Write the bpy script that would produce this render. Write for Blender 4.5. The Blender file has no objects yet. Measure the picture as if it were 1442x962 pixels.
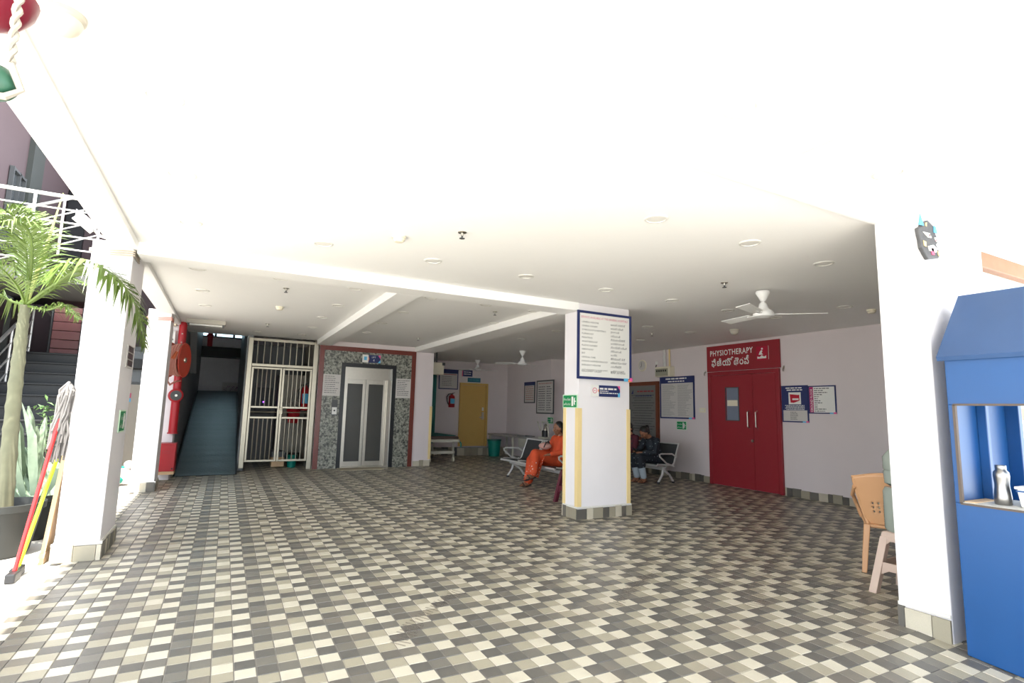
import bpy, bmesh, math, random
from mathutils import Vector, Matrix, noise
random.seed(7)
S = bpy.context.scene
COL = S.collection
PI = math.pi
# ---------------------------------------------------------------- camera, light, exposure
H = 1.31
YAW, PITCH, ROLL, FPX = .486323, .128119, .0237813, 754.03
_f = Vector((math.sin(YAW)*math.cos(PITCH), math.cos(YAW)*math.cos(PITCH), math.sin(PITCH)))
_r0 = Vector((math.cos(YAW), -math.sin(YAW), 0)); _u0 = _r0.cross(_f)
_r = _r0*math.cos(ROLL)+_u0*math.sin(ROLL); _u = -_r0*math.sin(ROLL)+_u0*math.cos(ROLL)
cam_d = bpy.data.cameras.new('camera'); cam = bpy.data.objects.new('camera', cam_d); COL.objects.link(cam)
cam.matrix_world = Matrix((( _r.x,_u.x,-_f.x,0),(_r.y,_u.y,-_f.y,0),(_r.z,_u.z,-_f.z,H),(0,0,0,1)))
cam_d.sensor_width = 36; cam_d.sensor_fit = 'HORIZONTAL'; cam_d.lens = 36*FPX/1442
cam_d.clip_start = .05; cam_d.clip_end = 500
S.camera = cam
W = bpy.data.worlds.new('World'); S.world = W; W.use_nodes = True
_bg = W.node_tree.nodes['Background']; _bg.inputs[0].default_value = (.80, .90, 1.0, 1); _bg.inputs[1].default_value = 3.2
sun_d = bpy.data.lights.new('sun', 'SUN'); sun_d.energy = 13; sun_d.angle = .009; sun_d.color = (1, .95, .86)
sun = bpy.data.objects.new('sun', sun_d); COL.objects.link(sun); sun.location = (0, -6, 12)
EL = math.radians(72)
sun.rotation_euler = Vector((0, math.cos(EL), -math.sin(EL))).to_track_quat('-Z', 'Y').to_euler()
S.view_settings.view_transform = 'Standard'; S.view_settings.look = 'None'
S.view_settings.gamma = 1; S.view_settings.use_curve_mapping = False
S.view_settings.exposure = .65

def ray(px, py): return _r*((px-721)/FPX) - _u*((py-481)/FPX) + _f
def PZ(px, py, z=0.):
    d = ray(px, py); t = (z-H)/d.z; return Vector((d.x*t, d.y*t, z))
def PY(px, py, Y):
    d = ray(px, py); t = Y/d.y; return Vector((d.x*t, Y, H+d.z*t))
def PX(px, py, X):
    d = ray(px, py); t = X/d.x; return Vector((X, d.y*t, H+d.z*t))
def proj(p):
    d = Vector(p)-Vector((0, 0, H)); w = d.dot(_f)
    return (721+FPX*d.dot(_r)/w, 481-FPX*d.dot(_u)/w, w)

# ---------------------------------------------------------------- materials
MATS = {}
def M(name, col, rough=.55, metal=0., var=.05, scale=6., bump=0., trans=0., spec=None, em=0., alpha=1.):
    if name in MATS: return MATS[name]
    m = bpy.data.materials.new(name); m.use_nodes = True; nt = m.node_tree; b = nt.nodes['Principled BSDF']
    geo = nt.nodes.new('ShaderNodeNewGeometry')
    n = nt.nodes.new('ShaderNodeTexNoise'); n.inputs['Scale'].default_value = scale; n.inputs['Detail'].default_value = 4
    nt.links.new(geo.outputs['Position'], n.inputs['Vector'])
    mx = nt.nodes.new('ShaderNodeMix'); mx.data_type = 'RGBA'
    mx.inputs[6].default_value = tuple(max(0, c*(1-var)) for c in col)+(1,)
    mx.inputs[7].default_value = tuple(min(1, c*(1+var)) for c in col)+(1,)
    nt.links.new(n.outputs['Fac'], mx.inputs[0]); nt.links.new(mx.outputs[2], b.inputs['Base Color'])
    b.inputs['Roughness'].default_value = rough; b.inputs['Metallic'].default_value = metal
    if trans: b.inputs['Transmission Weight'].default_value = trans
    if spec is not None: b.inputs['Specular IOR Level'].default_value = spec
    if alpha < 1: b.inputs['Alpha'].default_value = alpha
    if em:
        b.inputs['Emission Color'].default_value = tuple(col)+(1,); b.inputs['Emission Strength'].default_value = em
    if bump:
        bp = nt.nodes.new('ShaderNodeBump'); bp.inputs['Strength'].default_value = bump; bp.inputs['Distance'].default_value = .01
        n2 = nt.nodes.new('ShaderNodeTexNoise'); n2.inputs['Scale'].default_value = scale*9; n2.inputs['Detail'].default_value = 3
        nt.links.new(geo.outputs['Position'], n2.inputs['Vector'])
        nt.links.new(n2.outputs['Fac'], bp.inputs['Height']); nt.links.new(bp.outputs['Normal'], b.inputs['Normal'])
    MATS[name] = m; return m
def speckle(name, c0, c1, scale, rough=.3, lo=.4, hi=.6):
    m = bpy.data.materials.new(name); m.use_nodes = True; nt = m.node_tree; b = nt.nodes['Principled BSDF']
    geo = nt.nodes.new('ShaderNodeNewGeometry')
    n = nt.nodes.new('ShaderNodeTexNoise'); n.inputs['Scale'].default_value = scale; n.inputs['Detail'].default_value = 5; n.inputs['Roughness'].default_value = .7
    r = nt.nodes.new('ShaderNodeValToRGB'); r.color_ramp.elements[0].position = lo; r.color_ramp.elements[1].position = hi
    r.color_ramp.elements[0].color = c0+(1,); r.color_ramp.elements[1].color = c1+(1,)
    nt.links.new(geo.outputs['Position'], n.inputs['Vector']); nt.links.new(n.outputs['Fac'], r.inputs[0]); nt.links.new(r.outputs[0], b.inputs['Base Color'])
    b.inputs['Roughness'].default_value = rough; MATS[name] = m; return m
def tilemat(name, col, rough=.4):
    # fine sandy grain plus broad scuffs, same on every tile of that colour
    m = bpy.data.materials.new(name); m.use_nodes = True; nt = m.node_tree; b = nt.nodes['Principled BSDF']
    geo = nt.nodes.new('ShaderNodeNewGeometry')
    def nz(sc, det):
        n = nt.nodes.new('ShaderNodeTexNoise'); n.inputs['Scale'].default_value = sc; n.inputs['Detail'].default_value = det
        nt.links.new(geo.outputs['Position'], n.inputs['Vector']); return n
    a, c = nz(260, 2), nz(3.1, 6)
    m1 = nt.nodes.new('ShaderNodeMix'); m1.data_type = 'RGBA'
    m1.inputs[6].default_value = tuple(x*.86 for x in col)+(1,); m1.inputs[7].default_value = tuple(x*1.12 for x in col)+(1,)
    nt.links.new(a.outputs['Fac'], m1.inputs[0])
    m2 = nt.nodes.new('ShaderNodeMix'); m2.data_type = 'RGBA'; m2.inputs[7].default_value = (.24, .19, .14, 1)
    mr = nt.nodes.new('ShaderNodeMapRange'); mr.inputs[1].default_value = .5; mr.inputs[2].default_value = .85; mr.inputs[4].default_value = .45
    nt.links.new(c.outputs['Fac'], mr.inputs[0]); nt.links.new(mr.outputs[0], m2.inputs[0])
    nt.links.new(m1.outputs[2], m2.inputs[6]); nt.links.new(m2.outputs[2], b.inputs['Base Color'])
    b.inputs['Roughness'].default_value = rough
    bp = nt.nodes.new('ShaderNodeBump'); bp.inputs['Strength'].default_value = .12; bp.inputs['Distance'].default_value = .003
    nt.links.new(a.outputs['Fac'], bp.inputs['Height']); nt.links.new(bp.outputs['Normal'], b.inputs['Normal'])
    MATS[name] = m; return m

WHITE = M('white_paint', (.86, .85, .83), .6, var=.02)
CEIL = M('ceiling_paint', (.90, .885, .86), .7, var=.012)
LILAC = M('lilac_paint', (.70, .628, .625), .6, var=.03, scale=3, bump=.05)
PILLAR = M('pillar_paint', (.80, .765, .775), .6, var=.03, scale=4, bump=.05)
PLASTER = M('rough_plaster', (.72, .69, .64), .9, var=.12, scale=30, bump=.5)
GROUT = M('grout', (.22, .20, .175), .8, var=.1)
TL = tilemat('tile_light', (.53, .48, .378)); TB = tilemat('tile_beige', (.325, .29, .215))
TM = tilemat('tile_mid_grey', (.150, .137, .114)); TD = tilemat('tile_dark_grey', (.108, .100, .087))
GUARD = M('yellow_guard', (.80, .62, .30), .5)
RED = M('red_paint', (.30, .020, .030), .42, var=.05)
REDHOSE = M('fire_red', (.42, .012, .02), .4)
HOSE = M('pink_hose', (.66, .30, .24), .6)
REELRED = M('reel_orange_red', (.55, .06, .035), .45)
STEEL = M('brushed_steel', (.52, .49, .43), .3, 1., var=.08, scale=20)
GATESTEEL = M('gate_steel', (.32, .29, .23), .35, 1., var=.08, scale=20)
SILVER = M('silver_paint', (.66, .65, .63), .35, .3)
BLACK = M('black_plastic', (.018, .018, .02), .5)
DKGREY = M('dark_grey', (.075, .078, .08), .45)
MIDGREY = M('mid_grey', (.25, .25, .25), .5)
BLUE = M('booth_blue', (.004, .062, .21), .35, var=.1, scale=3)
NAVY = M('navy_print', (.02, .03, .12), .5)
PAPER = M('paper_white', (.80, .79, .75), .5, var=.02)
PAPERG = M('paper_grey', (.58, .55, .52), .5, var=.04)
INK = M('grey_ink', (.09, .09, .1), .6)
PINKINK = M('pink_ink', (.62, .12, .22), .6)
MAGENTA = M('magenta_print', (.42, .02, .14), .5)
ORANGEP = M('orange_print', (.85, .28, .08), .5)
CYAN = M('cyan_print', (.12, .5, .78), .5)
PINK = M('pink_print', (.85, .12, .35), .5)
GREEN = M('exit_green', (.0, .24, .07), .45)
WOOD = M('brown_wood', (.16, .045, .022), .4, var=.2, scale=12)
TEAK = M('teak_wood', (.40, .17, .09), .45, var=.2, scale=12)
PLY = M('plank_wood', (.62, .42, .24), .6, var=.15, scale=10)
CREAM = M('cream_plastic', (.78, .72, .56), .45)
YELLOW = M('yellow_door', (.62, .40, .12), .5, var=.05)
TEAL = M('teal_cloth', (.03, .20, .17), .7)
TEALBIN = M('teal_plastic', (.0, .22, .17), .4)
GRANITE = speckle('grey_granite', (.03, .033, .03), (.36, .36, .30), 26, .35, .40, .60)
BLKGRAN = speckle('black_granite', (.008, .009, .011), (.04, .045, .05), 90, .3, .5, .75)
REDGRAN = speckle('red_granite', (.12, .022, .016), (.20, .045, .03), 70, .3)
STAIRB = speckle('black_stair_stone', (.004, .0045, .0055), (.010, .011, .013), 60, .55, .45, .7)
MAUVE = M('mauve_wall', (.105, .07, .075), .7, var=.08, scale=2)
MAUVERED = M('red_mauve_tile', (.34, .13, .125), .35, var=.1)
CONC = M('outside_concrete', (.56, .53, .48), .85, var=.12, scale=5, bump=.2)
MAT_RUB = M('ramp_mat', (.045, .055, .058), .4, var=.25, scale=2.5, bump=.35)
GLASS_D = M('dark_glass', (.07, .07, .065), .2)
GLASS_G = M('pale_green_glass', (.50, .62, .57), .2, spec=.6)
BARK = M('palm_trunk', (.13, .13, .08), .8, var=.2, scale=14)
LEAF = M('palm_leaf', (.085, .135, .018), .45, var=.35, scale=9)
LEAF2 = M('shrub_leaf', (.10, .19, .06), .45, var=.3, scale=9)
CACT = M('cactus_green', (.27, .35, .24), .5, var=.25, scale=10)
POT = M('grey_pot', (.022, .024, .023), .6, var=.15)
SOIL = M('soil', (.16, .09, .055), .95, var=.3, scale=40, bump=.6)
MOPRED = M('red_handle', (.62, .02, .02), .35); MOPLIME = M('lime_handle', (.45, .62, .02), .35)
MOPGREY = M('mop_strings', (.16, .15, .145), .9, var=.2, scale=40)
TANCH = M('tan_plastic', (.62, .34, .17), .45, var=.04); PINKST = M('pink_beige_plastic', (.58, .44, .36), .45, var=.05)
MAROON = M('maroon_plastic', (.12, .02, .035), .4)
SKIN = M('skin', (.30, .135, .075), .5, var=.05); HAIR = M('black_hair', (.012, .010, .010), .4)
ROPE = M('rope', (.36, .33, .28), .9, var=.15, scale=60)
CLEARP = M('clear_bottle', (.50, .56, .50), .15, trans=.45, alpha=1)

# ---------------------------------------------------------------- mesh builder
def frame_of(d):
    d = Vector(d).normalized(); a = Vector((0, 0, 1)) if abs(d.z) < .95 else Vector((1, 0, 0))
    u = d.cross(a).normalized(); return u, u.cross(d).normalized() * -1, d
class MB:
    def __init__(s): s.v = []; s.f = []
    def add(s, vs, fs):
        o = len(s.v); s.v += [Vector(p) for p in vs]; s.f += [tuple(i+o for i in f) for f in fs]; return s
    def box(s, x0, x1, y0, y1, z0, z1):
        x0, x1 = sorted((x0, x1)); y0, y1 = sorted((y0, y1)); z0, z1 = sorted((z0, z1))
        return s.add([(x0,y0,z0),(x1,y0,z0),(x1,y1,z0),(x0,y1,z0),(x0,y0,z1),(x1,y0,z1),(x1,y1,z1),(x0,y1,z1)],
                     [(0,3,2,1),(4,5,6,7),(0,1,5,4),(1,2,6,5),(2,3,7,6),(3,0,4,7)])
    def hexa(s, b, t):  # bottom 4, top 4 points, ccw from above
        return s.add(list(b)+list(t), [(0,3,2,1),(4,5,6,7),(0,1,5,4),(1,2,6,5),(2,3,7,6),(3,0,4,7)])
    def bar(s, p, q, w, h=None, up=None):
        p, q = Vector(p), Vector(q); h = h or w; d = (q-p).normalized()
        if up is None: u, n, _ = frame_of(d)
        else: u = d.cross(Vector(up)).normalized(); n = u.cross(d)
        u = u*w/2; n = n*h/2
        return s.hexa([p-u-n, p+u-n, q+u-n, q-u-n], [p-u+n, p+u+n, q+u+n, q-u+n])
    def cyl(s, p, q, r0, r1=None, n=14, caps=True):
        p, q = Vector(p), Vector(q); r1 = r0 if r1 is None else r1; u, w, _ = frame_of(q-p)
        vs = []; fs = []
        for c, r in ((p, r0), (q, r1)):
            for i in range(n): a = 2*PI*i/n; vs.append(c+u*math.cos(a)*r+w*math.sin(a)*r)
        for i in range(n): fs.append((i, (i+1) % n, n+(i+1) % n, n+i))
        if caps: fs += [tuple(range(n))[::-1], tuple(range(n, 2*n))]
        return s.add(vs, fs)
    def tube(s, pts, r, n=8, closed=False):
        pts = [Vector(p) for p in pts]; k = len(pts); vs = []; fs = []; pu = None
        for i, p in enumerate(pts):
            a = pts[(i-1) % k] if (closed or i > 0) else p; b = pts[(i+1) % k] if (closed or i < k-1) else p
            d = (b-a).normalized()
            if pu is None: u = frame_of(d)[0]
            else: u = (pu-d*pu.dot(d)).normalized()
            pu = u; w = d.cross(u); rr = r[i] if isinstance(r, (list, tuple)) else r
            for j in range(n): t = 2*PI*j/n; vs.append(p+u*math.cos(t)*rr+w*math.sin(t)*rr)
        for i in range(k if closed else k-1):
            for j in range(n): fs.append((i*n+j, i*n+(j+1) % n, ((i+1) % k)*n+(j+1) % n, ((i+1) % k)*n+j))
        if not closed: fs += [tuple(range(n))[::-1], tuple(range((k-1)*n, k*n))]
        return s.add(vs, fs)
    def lathe(s, prof, o=(0, 0, 0), n=24, axis=(0, 0, 1)):
        o = Vector(o); u, w, d = frame_of(axis); vs = []; fs = []
        for r, z in prof:
            for j in range(n): t = 2*PI*j/n; vs.append(o+u*math.cos(t)*r+w*math.sin(t)*r+d*z)
        for i in range(len(prof)-1):
            for j in range(n): fs.append((i*n+j, i*n+(j+1) % n, (i+1)*n+(j+1) % n, (i+1)*n+j))
        fs += [tuple(range(n))[::-1], tuple(range((len(prof)-1)*n, len(prof)*n))]
        return s.add(vs, fs)
    def prism(s, poly, o, u, v, dep):  # polygon in (u,v) at o, extruded along u x v by dep
        o, u, v = Vector(o), Vector(u), Vector(v); w = u.cross(v).normalized()*dep; n = len(poly)
        a = [o+u*x+v*y for x, y in poly]
        return s.add(a+[p+w for p in a], [tuple(range(n))[::-1], tuple(range(n, 2*n))]+[(i, (i+1) % n, n+(i+1) % n, n+i) for i in range(n)])
    def ball(s, c, r, sc=(1, 1, 1), n=12, m=8):
        c = Vector(c); prof = []
        vs = [c+Vector((0, 0, -r*sc[2]))]; fs = []
        for i in range(1, m):
            t = -PI/2+PI*i/m
            for j in range(n): a = 2*PI*j/n; vs.append(c+Vector((r*math.cos(t)*math.cos(a)*sc[0], r*math.cos(t)*math.sin(a)*sc[1], r*math.sin(t)*sc[2])))
        vs.append(c+Vector((0, 0, r*sc[2]))); L = len(vs)-1
        for j in range(n): fs += [(0, 1+(j+1) % n, 1+j), (L, L-n+j, L-n+(j+1) % n)]
        for i in range(m-2):
            for j in range(n): fs.append((1+i*n+j, 1+i*n+(j+1) % n, 1+(i+1)*n+(j+1) % n, 1+(i+1)*n+j))
        return s.add(vs, fs)
    def base(s):
        xs = [p.x for p in s.v]; ys = [p.y for p in s.v]; zs = [p.z for p in s.v]
        return Vector(((min(xs)+max(xs))/2, (min(ys)+max(ys))/2, min(zs)))
    def mesh(s, name, off=Vector((0, 0, 0)), smooth=False):
        me = bpy.data.meshes.new(name); me.from_pydata([p-off for p in s.v], [], s.f)
        bm = bmesh.new(); bm.from_mesh(me); bmesh.ops.recalc_face_normals(bm, faces=bm.faces); bm.to_mesh(me); bm.free()
        if smooth:
            me.polygons.foreach_set('use_smooth', [True]*len(me.polygons))
            me.set_sharp_from_angle(angle=math.radians(38))
        return me
    def build(s, name, mat, parent=None, smooth=False, bevel=0., label=None):
        # world coordinates in; a child is stored relative to its (unrotated) root
        off = wloc(parent) if parent else s.base()
        ob = bpy.data.objects.new(name, s.mesh(name, off, smooth)); COL.objects.link(ob)
        ob.data.materials.append(mat)
        if parent: ob.parent = parent
        else: ob.location = off
        if bevel:
            b = ob.modifiers.new('bevel', 'BEVEL'); b.width = bevel; b.segments = 2; b.limit_method = 'ANGLE'
        if label: ob['label'] = label
        if parent and any(k in name for k in ('lettering', 'print', 'heading', 'flowers', 'symbols', 'pencil')) and name != 'print_label': ob['kind'] = 'stuff'
        return ob
def wloc(o):
    l = Vector(o.location)
    while o.parent: o = o.parent; l = l+Vector(o.location)
    return l
def tag(o, label=None, cat=None, group=None, kind=None):
    if label: o['label'] = label
    if cat: o['category'] = cat
    if group: o['group'] = group
    if kind: o['kind'] = kind
    return o
def thing(name, label, cat, loc, group=None):
    o = bpy.data.objects.new(name, None); COL.objects.link(o); o.location = loc; o.empty_display_size = .1
    return tag(o, label, cat, group)
def copy_tree(o, parent=None):
    c = o.copy(); COL.objects.link(c); c.parent = parent
    for ch in list(o.children): copy_tree(ch, c)
    return c
def struct(ob, label=None): ob['kind'] = 'structure'; tag(ob, label); return ob

# text as mesh
def text_geo(txt, bold=0.):
    cu = bpy.data.curves.new('t', 'FONT'); cu.body = txt; cu.resolution_u = 2; cu.offset = bold; cu.space_character = 1+bold*6
    ob = bpy.data.objects.new('t', cu); COL.objects.link(ob)
    dg = bpy.context.evaluated_depsgraph_get(); me = bpy.data.meshes.new_from_object(ob.evaluated_get(dg))
    vs = [v.co.copy() for v in me.vertices]; fs = [tuple(p.vertices) for p in me.polygons]
    bpy.data.objects.remove(ob); bpy.data.curves.remove(cu); bpy.data.meshes.remove(me)
    return vs, fs
class Board:
    """flat frame: o lower-left, u to the reader's right, v up, n towards the reader"""
    def __init__(s, o, u, w, h, v=(0, 0, 1)):
        s.o, s.u, s.v = Vector(o), Vector(u).normalized(), Vector(v); s.n = s.u.cross(s.v).normalized(); s.w, s.h = w, h
    def pt(s, x, y, d=0): return s.o+s.u*x+s.v*y+s.n*d
    def rect(s, mb, x0, y0, x1, y1, d0=0., d1=.004):
        return mb.prism([(x0, y0), (x1, y0), (x1, y1), (x0, y1)], s.o+s.n*d0, s.u, s.v, d1-d0)
    def poly(s, mb, pts, d0=0., d1=.004): return mb.prism(pts, s.o+s.n*d0, s.u, s.v, d1-d0)
    def text(s, mb, t, x, y, h, w=None, d=.006, al='l', bold=0., rot=False):
        vs, fs = text_geo(t, bold)
        if not vs: return mb
        x0 = min(p.x for p in vs); x1 = max(p.x for p in vs); y0 = min(p.y for p in vs); y1 = max(p.y for p in vs)
        sy = h/max(y1-y0, .001); sx = sy if w is None else w/max(x1-x0, .001)
        W_ = (x1-x0)*sx; ox = x-(0 if al == 'l' else W_/2 if al == 'c' else W_)
        def tr(p, dd):
            a, b = (p.x-x0)*sx, (p.y-y0)*sy
            return s.pt(ox-b, y+a, dd) if rot else s.pt(ox+a, y+b, dd)
        mb.add([tr(p, d) for p in vs], fs)
        return mb
    def dashes(s, mb, x0, y, x1, h, d=.006, rnd=random, fill=1.):
        x = x0
        while x < x0+(x1-x0)*fill:
            l = rnd.uniform(1.5, 5)*h; l = min(l, x1-x)
            if l < h*.5: break
            s.rect(mb, x, y, x+l, y+h, d-.0005, d); x += l+h*.7
        return mb

# ================================================================ SETTING
CZ = 2.71
XR = 8.46
# floor slab (shows only as joints), its apron slopes down outside the entrance
SEAM, SLOPE = 1.935, .09
def fz(y): return 0. if y >= SEAM else -SLOPE*(SEAM-y)
fb = MB()
fb.hexa([(-1.06, SEAM, -.2), (8.6, SEAM, -.2), (8.6, 14.8, -.2), (-1.06, 14.8, -.2)], [(-1.06, SEAM, -.004), (8.6, SEAM, -.004), (8.6, 14.8, -.004), (-1.06, 14.8, -.004)])
y0 = .15
fb.hexa([(-1.06, y0, -.4), (8.6, y0, -.4), (8.6, SEAM, -.4), (-1.06, SEAM, -.4)], [(-1.06, y0, fz(y0)-.004), (8.6, y0, fz(y0)-.004), (8.6, SEAM, -.004), (-1.06, SEAM, -.004)])
floor = struct(fb.build('floor', GROUT), 'grey and cream chequered paver floor of the open lobby')
TILE = .1
PAT = {0: 'DmbL', 3: 'bLDm', 2: 'LDmb', 1: 'bLDm'}     # row (far = up), columns to the right
TMAT = {'D': TD, 'm': TM, 'b': TB, 'L': TL}
g = .0016
def tile_mb(x, y, lo, jz):
    m = MB(); a, b = x+g, x+TILE-g; c, d = y+g, y+TILE-g; e = .0025
    z0a, z0b = fz(c)-.006, fz(d)-.006; za, zb = fz(c)+jz, fz(d)+jz
    vs = [(a, c, z0a), (b, c, z0a), (b, d, z0b), (a, d, z0b), (a+e, c+e, za), (b-e, c+e, za), (b-e, d-e, zb), (a+e, d-e, zb)]
    return vs
QF = [(4,5,6,7),(0,1,5,4),(1,2,6,5),(2,3,7,6),(3,0,4,7)]
cells = []
nx0, nx1 = -11, int((8.46-.045)/TILE)
rnd = random.Random(3)
for j in range(int((.2-3.335)/TILE), int((14.7-3.335)/TILE)+1):
    for i in range(nx0, nx1):
        x, y = .045+i*TILE, 3.335+j*TILE
        if y < y0: continue
        ch = PAT[j % 4][i % 4]
        px, py, w = proj((x+.05, y+.05, fz(y)))
        vis = w > 0 and 0 <= px <= 1442 and 0 <= py <= 962 and not (y < 1.6 and x > 3.7)
        cells.append((x, y, ch, (1/w**3 if vis else 0)))
order = sorted(range(len(cells)), key=lambda k: -cells[k][3]); near = set(order[:300])
base_mesh = {}
rest = {k: ([], []) for k in 'DmbL'}
for k, (x, y, ch, a) in enumerate(cells):
    jz = rnd.uniform(-.0006, .0006)
    if k in near:
        key = (ch, y < SEAM-.01)
        if key not in base_mesh:
            vs = tile_mb(x, y, 0, 0); me = bpy.data.meshes.new('floor_tile'); o = Vector((x, y, fz(y)))
            me.from_pydata([Vector(p)-o for p in vs], [], QF); me.materials.append(TMAT[ch]); base_mesh[key] = me
        ob = bpy.data.objects.new('floor_tile', base_mesh[key]); COL.objects.link(ob); ob.parent = floor
        ob.location = Vector((x, y, fz(y)+jz))-Vector(floor.location)
    else:
        vs = tile_mb(x, y, 0, jz); V, F = rest[ch]; o = len(V); V += vs; F += [tuple(q+o for q in f) for f in QF]
V, F, mi = [], [], []
for n_, ch in enumerate('DmbL'):
    o = len(V); V += rest[ch][0]; F += [tuple(q+o for q in f) for f in rest[ch][1]]; mi += [n_]*len(rest[ch][1])
me = bpy.data.meshes.new('floor_tiles'); me.from_pydata([Vector(p)-Vector(floor.location) for p in V], [], F)
for ch in 'DmbL': me.materials.append(TMAT[ch])
me.polygons.foreach_set('material_index', mi)
ob = bpy.data.objects.new('floor_tiles', me); COL.objects.link(ob); ob.parent = floor; ob['kind'] = 'stuff'
struct(MB().box(-1.06, 12, -30, .15, -.5, -.165).build('ground_front', CONC), 'sunlit concrete yard before the entrance')
struct(MB().box(-30, -1.06, -30, 30, -.5, -.02).build('ground_side', CONC), 'sunlit pale concrete strip beside the pillars')

# ceiling
cb = MB(); T = .25
cb.box(-1, 8.7, -.12, 12.15, CZ, CZ+T); cb.box(1.67, 8.7, 12.15, 15, CZ, CZ+T)
ceiling = struct(cb.build('ceiling', CEIL), 'flat white painted ceiling')
for (a, b) in (((1190, 185), (1442, 85)), ((1278, 287), (1442, 243)), ((1395, 335), (1442, 326))):
    p = PZ(*a, CZ); q = PZ(*b, CZ); x = (p.x+q.x)/2
    MB().box(x-.006, x+.006, -.1, 1.75, CZ-.003, CZ+.01).build('ceiling_joint', CREAM, ceiling)
def beam(x0, x1, y0_, y1_, z, lab, n): return struct(MB().box(x0, x1, y0_, y1_, z, CZ+.02).build('trim_%d' % n, CEIL, bevel=.006), lab)
beam(-1.0, -.79, -.12, 12.15, 2.66, 'white edge beam over the left row of pillars', 1)
beam(-.79, 3.93, 5.61, 5.93, 2.605, 'white ceiling beam running from the left pillar to the centre pillar', 2)
beam(1.63, 1.92, 5.93, 12.0, 2.605, 'white ceiling beam ending above the gate and lift', 3)
beam(3.80, 4.25, 5.93, 12.0, 2.605, 'white ceiling beam from the centre pillar to the lift wall', 4)
struct(MB().box(-.79, 8.46, 1.745, 2.045, CZ-.03, CZ+.02).build('trim_5', CEIL), 'shallow white ceiling band crossing to the pillar beside the booth')

# walls
wr = MB().box(XR, XR+.15, 1.9, 12.2, 0, CZ); wall_right = struct(wr.build('wall_right', LILAC), 'pale lilac wall with the red double door')
struct(MB().box(7.65, 8.6, 12.2, 12.35, 0, CZ).build('wall_return', LILAC), 'lilac wall return behind the waiting bench')
struct(MB().box(7.65, 7.8, 12.35, 14.7, 0, CZ).build('wall_desk', LILAC), 'lilac wall behind the long desk')
wall_back = struct(MB().box(4.2, 7.8, 14.7, 14.85, 0, CZ).build('wall_back', LILAC), 'lilac back wall with the yellow door')
struct(MB().box(4.12, 4.27, 12.2, 14.7, 0, CZ).build('wall_alcove', LILAC), 'lilac side wall of the stretcher alcove')
# lift wall (with opening) and stub
lw = MB(); LX0, LX1, LY = 1.70, 3.83, 12.0
OX0, OX1, OZ = 2.17, 3.38, 2.26
lw.box(LX0, OX0, LY, LY+.3, 0, CZ).box(OX1, 4.27, LY, LY+.3, 0, CZ).box(OX0, OX1, LY, LY+.3, OZ, CZ)
wall_lift = struct(lw.build('wall_lift', LILAC), 'lilac wall around the lift')
struct(MB().box(LX0, 4.12, 13.5, 13.6, 0, CZ).box(LX0, LX0+.1, 12.3, 13.5, 0, CZ).build('wall_shaft', DKGREY))
# front wall right of the booth pillar, with a teak-framed window
struct(MB().box(4.78, XR, 1.9, 2.02, 0, 1.33).box(4.78, XR, 1.9, 2.02, 2.63, CZ).build('wall_front', PILLAR), 'white front wall behind the blue booth')
w1 = struct(MB().box(4.78, XR, 1.93, 1.96, 1.41, 2.50).build('window_1', GLASS_G), 'pale green window above the front wall')
MB().box(4.78, XR, 1.87, 2.03, 2.50, 2.63).build('window_head', TEAK, w1, bevel=.008)
MB().box(4.78, XR, 1.87, 2.03, 1.33, 1.42).build('window_sill', TEAK, w1, bevel=.008)
for x in (4.79, 6.2, 8.0): MB().box(x, x+.06, 1.89, 2.01, 1.42, 2.50).build('mullion', TEAK, w1)

SK = random.Random(11)
def skirting(parent, axis, fixed, a, b, z0=0., h=.13, t=.018, w=.15, out=-1, zf=None):
    """coloured paver offcuts along a wall foot; axis 'x' or 'y' is the running direction"""
    p = a; i = 0
    while p < b-.005:
        q = min(b, p+w*SK.choice((.5, .66, 1, 1))); c = SK.choice((TL, TB, TM, TD, TB, TL))
        tt = t+SK.uniform(0, .004); hh = h+SK.uniform(-.012, .008); zz = z0 if zf is None else zf(p)
        m = MB()
        if axis == 'x': m.box(p+.002, q-.002, fixed, fixed+out*tt, zz, hh)
        else: m.box(fixed, fixed+out*tt, p+.002, q-.002, zz, hh)
        m.build('skirting_tile', c, parent); p = q
def pillar(x0, x1, y0_, y1_, lab, sides, zt=CZ, zf=None, zb=0):
    ob = struct(MB().box(x0, x1, y0_, y1_, zb, zt).build('pillar', PILLAR, bevel=.008), lab); ob['category'] = 'pillar'
    pl = MB()
    for sd in sides:
        if sd == 'f': skirting(ob, 'x', y0_, x0-.018, x1+.018, out=-1); pl.box(x0-.02, x1+.02, y0_-.012, y0_, .125, .15)
        if sd == 'l': skirting(ob, 'y', x0, y0_, y1_, out=-1, z0=zb, zf=zf); pl.box(x0-.012, x0, y0_, y1_, .125, .15)
        if sd == 'r': skirting(ob, 'y', x1, y0_, y1_, out=1); pl.box(x1, x1+.012, y0_, y1_, .125, .15)
    pl.build('plaster_edge', PLASTER, ob, bevel=.005)
    return ob
P1 = pillar(-1.13, -.83, 5.71, 6.42, 'white pillar with a palm frond across its top and mops leaning on it', 'flr')
P2 = pillar(-1.13, -.83, 9.62, 10.1, 'white pillar before the fire hose reel', 'fr')
PC = pillar(3.93, 4.76, 5.61, 5.93, 'white pillar with yellow corner guards and the services board', 'flr')
PR = pillar(3.96, 4.78, 1.75, 2.04, 'white pillar with a painted mask beside the blue booth', 'l', zt=CZ-.03, zf=lambda y: fz(y), zb=-.06)
PS = struct(MB().box(-1.13, -.75, 11.0, 11.4, 0, CZ).build('pillar', PILLAR), 'narrow white pilaster carrying the fire hose reel'); PS['category'] = 'pillar'
skirting(wall_right, 'y', XR, 2.1, 6.0); skirting(wall_right, 'y', XR, 7.6, 12.1)
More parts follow.
